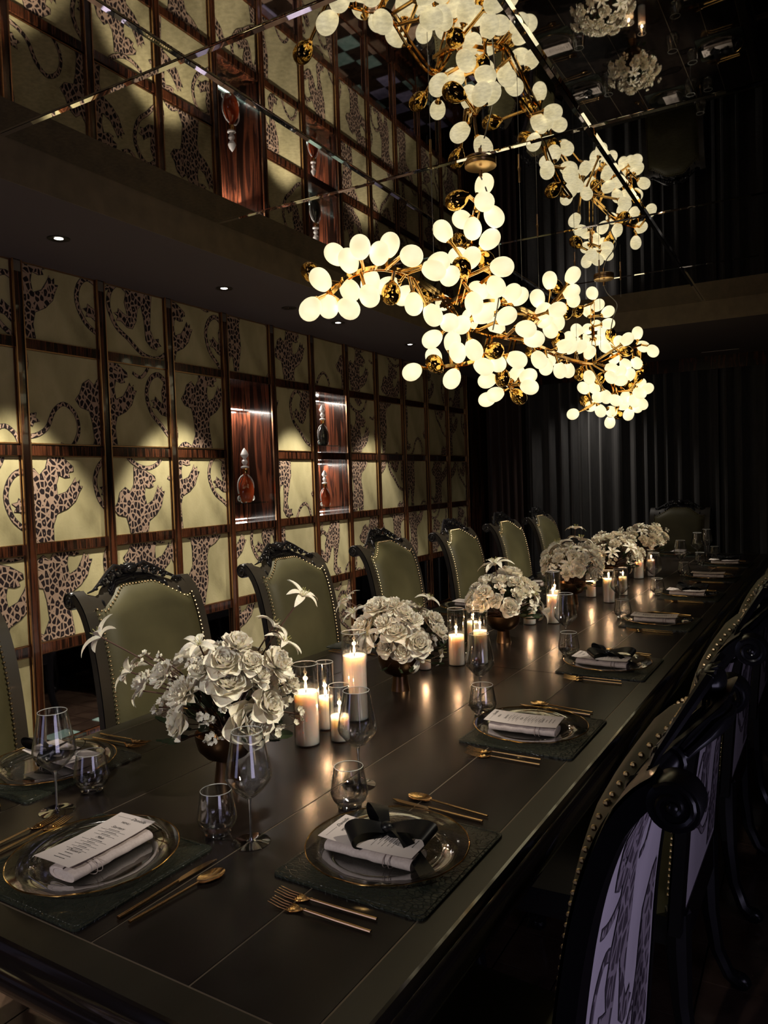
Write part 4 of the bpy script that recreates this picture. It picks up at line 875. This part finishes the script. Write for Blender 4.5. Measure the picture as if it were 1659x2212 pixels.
def foliage_mesh(seed, R=.14):
    r = random.Random(seed); m = MB()
    for i in range(70):
        az = r.uniform(0, 2 * PI); el = r.uniform(-.15, 1.3); L = R * r.uniform(.55, 1.0)
        d = Vector((math.cos(az) * math.cos(el), math.sin(az) * math.cos(el), math.sin(el))); b = Vector((0, 0, .12)); tp_ = b + d * L
        m.tube([tuple(b), tuple(b + d * L * .5 + Vector((0, 0, .008))), tuple(tp_)], .0013, 4, 1)
        q = d.to_track_quat('X', 'Z').to_matrix().to_4x4(); petal(m, .045, .012, .4, .3, Matrix.Translation(tp_ * .98) @ q @ Matrix.Rotation(r.uniform(-1, 1), 4, 'X'), 0, 3, 2, .6)
    return m.mesh('foliage', [M['leaf'], M['stem']])
FOL = [foliage_mesh(1), foliage_mesh(2)]
def arrangement(x, y, cz, spec, label, fill=0, R=.165, seed=1, blush=False, avoid_cam=True):
    e = empty('flower_arrangement', (x, y, TT)); tag(e, label, 'flower arrangement', 'ivory flower arrangements down the table centre')
    ob('bowl', bowl_bronze, e); ob('foliage', FOL[seed % 2], e)
    r = random.Random(seed); spec = [list(s_) for s_ in spec]; c = Vector((0, 0, cz))
    for i in range(fill):
        t = (i + .5) / fill; el = math.asin(max(-.35, 1 - 1.33 * t)); az = i * 2.39996 + r.uniform(-.2, .2)
        d = Vector((math.cos(az) * math.cos(el), math.sin(az) * math.cos(el), math.sin(el))); rr_ = R * r.uniform(.82, 1.02)
        p = Vector((d.x * rr_, d.y * rr_, d.z * rr_ * .72 - .01))
        if any((Vector(q[1:4]) - p).length < .045 for q in spec): continue
        k = r.choice(['rose', 'rose', 'peony', 'peony', 'peony', 'lily', 'floret', 'dahlia'] if el > 0 else ['rose', 'peony', 'floret'])
        spec.append([k, p.x, p.y, p.z, {'rose': .037, 'peony': .043, 'lily': .040, 'floret': .034, 'dahlia': .040}[k] * r.uniform(.85, 1.15)])
    for k, dx, dy, dz, rad in spec:
        p = Vector((dx, dy, dz)); d = Vector((dx, dy, dz + .05)); 
        if d.length < .05: d = Vector((0, -.5, 1))
        d.normalize(); d = (d + Vector((0, 0, .25)) + Vector((r.uniform(-.2, .2), r.uniform(-.2, .2), 0))).normalized()
        me = r.choice(FL[k]); o = ob(NAMES[k], me, e); o.location = c + p - d * rad * .35
        o.rotation_mode = 'QUATERNION'; o.rotation_quaternion = d.to_track_quat('Z', 'Y') @ Euler((0, 0, r.uniform(0, 6))).to_quaternion(); o.scale = [rad * (1.12 if k != 'lily' else 1.25)] * 3
        dist = p.length
        if dist > .15:
            a = Vector((0, 0, .11)); b = c + p; mid = (a + b) / 2 + Vector((0, 0, .03)) - p * .05
            pts = catmull([tuple(a), tuple(mid), tuple(b - d * rad * .3)], 5); MB().tube(pts, .0021, 5).obj('stem', M['stem'], e)
arrangement(-1.305, 1.44, .245, FLOW1, 'largest ivory rose and lily arrangement in a bronze bowl, nearest the camera', fill=26, R=.165, seed=1)
arrangement(-1.286, 2.335, .214, FLOW2, 'second ivory rose arrangement in a footed bronze bowl, before the second pair of places', fill=24, R=.15, seed=2)
arrangement(-1.223, 3.20, .205, SPRIGS[3], 'third ivory arrangement with a tall sprig, in a footed bronze bowl at mid-table', fill=38, R=.165, seed=3)
arrangement(-1.215, 4.30, .235, SPRIGS[4], 'fourth ivory arrangement from the camera with lilies standing above the roses', fill=40, R=.19, seed=4)
arrangement(-1.180, 5.15, .22, SPRIGS[5], 'fifth ivory and blush arrangement from the camera, beyond the tall lilies', fill=40, R=.19, seed=5)
arrangement(-1.152, 6.00, .235, SPRIGS[6], 'farthest ivory arrangement with small pompom blooms, before the far head chair', fill=38, R=.18, seed=6)

# ================================================================== CANDLES
def candle(x, y, gh, wh, r, label):
    e = empty('candle_cylinder', (x, y, TT)); tag(e, label, 'candle', 'candles in clear glass cylinders')
    MB().lathe([(.001, .0), (r, .0), (r, gh), (r - .0022, gh), (r - .0022, .004)], 32).obj('glass_cylinder', M['glass'], e)
    MB().tube([((r - .001) * math.cos(2 * PI * i / 32), (r - .001) * math.sin(2 * PI * i / 32), gh) for i in range(33)], .0011, 5, caps=False).obj('rim', M['rim'], e)
    MB().lathe([(.001, .005), (r - .003, .005), (r - .003, wh), (r * .8, wh - .0015), (r * .3, wh - .004), (.001, wh - .0045)], 28).obj('wax', M['wax'], e)
    MB().tube([(0, 0, wh - .006), (.0008, 0, wh + .008)], .0011, 5).obj('wick', M['wick'], e)
    MB().lathe([(.0003, wh + .004), (.0035, wh + .009), (.0042, wh + .014), (.0028, wh + .023), (.0003, wh + .034)], 10).obj('flame', M['flame'], e)
    l = lamp('POINT', 'candle_light', (x, y, TT + wh + .019), 1.1, (1.0, .60, .32), shadow_soft_size=.006); l.parent = e; l.location = (0, 0, wh + .019)
CD = [(-1.265, 1.735, .233, .154, .037, 'wide lit candle right beside the nearest flowers, front of its cluster'),
 (-1.292, 1.87, .205, .100, .028, 'narrow half-hidden lit candle between the two front candles of the nearest cluster'),
 (-1.195, 1.80, .163, .075, .030, 'short lit candle behind the wine glass in the nearest cluster'),
 (-1.255, 1.985, .277, .205, .040, 'tallest and widest lit candle of the nearest cluster'),
 (-1.245, 2.735, .227, .122, .034, 'lit candle just right of the second flower arrangement'),
 (-1.165, 2.79, .215, .135, .031, 'lit candle seen through the second right-side wine glass'),
 (-1.275, 2.98, .20, .130, .029, 'lit candle at the back of the second cluster'),
 (-1.33, 2.62, .13, .07, .026, 'small low lit candle half hidden behind the second flowers'),
 (-1.245, 3.63, .13, .085, .033, 'short lit candle at the foot of the third flower arrangement'),
 (-1.145, 3.70, .262, .142, .034, 'tall lit candle right of the third flower arrangement'),
 (-1.205, 3.93, .235, .130, .030, 'lit candle at the back of the third cluster'),
 (-1.03, 4.40, .185, .140, .034, 'wide lit candle before the fourth flower arrangement'),
 (-1.175, 4.56, .14, .10, .032, 'low lit candle below the fourth flowers'),
 (-1.01, 4.68, .17, .115, .027, 'slim lit candle right of the fourth flowers'),
 (-1.07, 5.46, .17, .13, .036, 'lit candle before the farthest flower arrangement'),
 (-1.01, 5.60, .19, .12, .028, 'slim lit candle right of the farthest cluster')]
for c in CD: candle(*c)

# ================================================================== CHANDELIER
ch = empty('branching_chandelier', (-1.13, 3.6, 2.2)); tag(ch, 'long brass branching chandelier of glowing opal and mirrored gold egg-shaped glass shades', 'chandelier')
ch_loc = Vector((-1.13, 3.6, 2.2))
def loc_(p): return Vector(p) - ch_loc
egg_me = {}
for nm_, mt in (('opal_shade', M['egg']), ('gold_shade', M['gold_egg'])):
    m = MB(); n_ = 16; prof_ = []
    for i in range(n_ + 1):
        a = PI * i / n_; k = 1 - .10 * math.cos(a) * 1; prof_.append((max(.0004, .0362 * math.sin(a) * (1 + .10 * -math.cos(a))), .0455 - .0465 * math.cos(a)))
    m.lathe(prof_[1:], 22); egg_me[nm_] = m.mesh(nm_, mt)
cap_me = MB().lathe([(.0005, -.006), (.009, -.006), (.011, -.002), (.016, .004), (.017, .009), (.012, .011)], 16).mesh('socket_cap', M['gold'])
rod_me = MB().lathe([(1, 0), (1, 1)], 10, close=True).mesh('rod', M['gold'])
def seg_pts():
    out = []
    for k, P in SKEL.items():
        C = catmull(P, 6)
        for a in C: out.append(Vector(a))
    return out
SP_ = seg_pts(); re_ = random.Random(9)
for i, (x, y, z, g) in enumerate(EGGS):
    c = Vector((x, y, z)); q = min(SP_, key=lambda p: (p - c).length)
    d = (c - q)
    if d.length < .03: d = Vector((re_.uniform(-1, 1), re_.uniform(-1, 1), -.3))
    vw = Vector(f_); d = d - vw * d.dot(vw) * .65
    d.normalize(); d = (d + Vector((re_.uniform(-.25, .25), re_.uniform(-.25, .25), re_.uniform(-.25, .25)))).normalized()
    base = c - d * .0455
    s_ = ob('gold_shade' if g else 'opal_shade', egg_me['gold_shade' if g else 'opal_shade'], ch); s_.location = loc_(base)
    s_.rotation_mode = 'QUATERNION'; s_.rotation_quaternion = d.to_track_quat('Z', 'Y')
    ob('socket_cap', cap_me, s_)
    if (base - q).length > .01: cyl_between(rod_me, ch, 'rod', loc_(q), loc_(base), .0070)
for k, P in SKEL.items():
    C = [loc_(p) for p in catmull(P, 6)]
    for off in (-.011, .011):
        m = MB(); n_ = len(C); V = []
        for i, p in enumerate(C):
            t = (C[min(i + 1, n_ - 1)] - C[max(i - 1, 0)]).normalized(); sd = t.cross(Vector((0, 0, 1)))
            if sd.length < .3: sd = t.cross(Vector((1, 0, 0)))
            sd.normalize(); up = sd.cross(t)
            for a, b in ((-.0022, -.007), (.0022, -.007), (.0022, .007), (-.0022, .007)): V.append(p + sd * (off + a) + up * b)
        F = [(i * 4 + j, i * 4 + (j + 1) % 4, (i + 1) * 4 + (j + 1) % 4, (i + 1) * 4 + j) for i in range(n_ - 1) for j in range(4)] + [(3, 2, 1, 0), tuple((n_ - 1) * 4 + j for j in range(4))]
        m.add(V, F); m.obj('branch', M['gold'], ch, smooth=False)
CAN = [(-1.13, 2.84), (-1.14, 4.90)]
for (x, y) in CAN:
    MB().lathe([(.001, -.018), (.058, -.018), (.062, -.016), (.062, -.002), (.058, 0)], 40).obj('canopy', M['canopy'], ch, loc=loc_((x, y, ZM)))
    MB().tube([(0, 0, -.03), (0, 0, -.055)], .007, 10).obj('cord_grip', M['canopy'], ch, loc=loc_((x, y, ZM)))
def near_skel(p): 
    return min(SP_, key=lambda q: math.hypot(q.x - p[0], q.y - p[1]))
for (x, y) in ((-1.26, 2.66), (-1.02, 2.98), (-1.20, 4.45), (-1.12, 4.70), (-1.02, 4.82), (-1.18, 3.7)):
    q = near_skel((x, y)); o = cyl_between(rod_me, ch, 'suspension_cable', loc_((x, y, ZM)), loc_((x, y, q.z)), .0011); o.data = o.data.copy(); o.data.name = 'cable'; o.data.materials.clear(); o.data.materials.append(M['cable'])
    MB().tube([(0, 0, 0), (0, 0, -.012), (0, 0, -.055)], [.007, .0045, .0045], 8).obj('cable_grip', M['canopy'], ch, loc=loc_((x, y, ZM)))
pc = catmull([(-1.13, 2.84, 2.69), (-1.11, 2.86, 2.62), (-1.085, 2.90, 2.45), (-1.10, 2.93, 2.25), (-1.12, 2.9, 2.1)], 6); MB().tube([tuple(loc_(p)) for p in pc], .0032, 6).obj('power_cord', M['cable'], ch)
pc = catmull([(-1.14, 4.90, 2.69), (-1.12, 4.90, 2.64), (-1.06, 4.9, 2.56), (-1.09, 4.9, 2.47), (-1.10, 4.85, 2.35)], 6); MB().tube([tuple(loc_(p)) for p in pc], .0032, 6).obj('power_cord', M['cable'], ch)

# ================================================================== DECANTERS IN THE NICHES
def decanter(x, y, z, h, mat, label):
    e = empty('decanter', (x, y, z), 0); tag(e, label, 'decanter', 'crystal decanters in the wall niches'); s_ = h / .40
    e.scale = (s_, s_, s_)
    b = MB(); b.lathe([(.001, .002), (.045, .0), (.058, .010), (.072, .05), (.078, .09), (.068, .135), (.040, .175), (.022, .195), (.019, .215), (.019, .25)], 28, 0, Matrix.Diagonal((.62, 1, 1, 1))); b.obj('bottle_body', mat, e)
    MB().lathe([(.001, .004), (.040, .004), (.054, .014), (.066, .05), (.071, .09), (.060, .13), (.034, .165), (.001, .168)], 22, 0, Matrix.Diagonal((.58, 1, 1, 1))).obj('liquid', mat, e)
    MB().lathe([(.020, .25), (.030, .253), (.031, .262), (.022, .266), (.019, .268)], 20).obj('collar', M['crystal'], e)
    MB().lathe([(.0205, .214), (.0215, .222), (.0215, .245), (.0205, .25)], 20).obj('gilt_neck_band', M['gold'], e)
    MB().lathe([(.010, .262), (.012, .275), (.022, .290), (.024, .302), (.014, .316), (.012, .322), (.026, .338), (.030, .350), (.020, .375), (.008, .392), (.001, .40)], 10).obj('stopper', M['crystal'], e)
    for sg in (-1, 1):
        q = spiral_pts((sg * .072, .028), .022, .006, 1.2, PI / 2, 16, -sg) ; MB().tube([(.0, a, c) for a, c in q], .0055, 6).obj('scroll_foot', M['crystal'], e)
        q = [(sg * .022, .20), (sg * .055, .185), (sg * .082, .150), (sg * .088, .105), (sg * .08, .065)]; MB().tube([(.0, a, c) for a, c in catmull(q, 4)], .0055, 6).obj('scroll_handle', M['crystal'], e)
def shelf(xb, y0, y1, z, label):
    o = MB().box((xb + .004, y0 + .004, z - .008), (xb + .225, y1 - .03, z)).obj('glass_shelf', M['shelf_glass'], None, smooth=False); tag(o, label, 'shelf', 'glass niche shelves')
DEC = [(NI[0], .135, .37, M['cognac'], 'amber', 'tall niche, left of the three'), (NI[1], .06, .32, M['clear_spirit'], 'smoky clear', 'upper small niche'), (NI[2], .06, .29, M['cognac'], 'amber', 'lower small niche')]
for (xb, y0, y1, z0, z1), dz, h, mt, tone, w in DEC:
    zz = z0 + dz; shelf(xb, y0, y1, zz, 'thin glass shelf in the %s under the %s decanter' % (w, tone)); decanter(xb + .15, y0 + .26, zz + .0005, h, mt, '%s crystal decanter with cut stopper in the %s' % (tone, w))
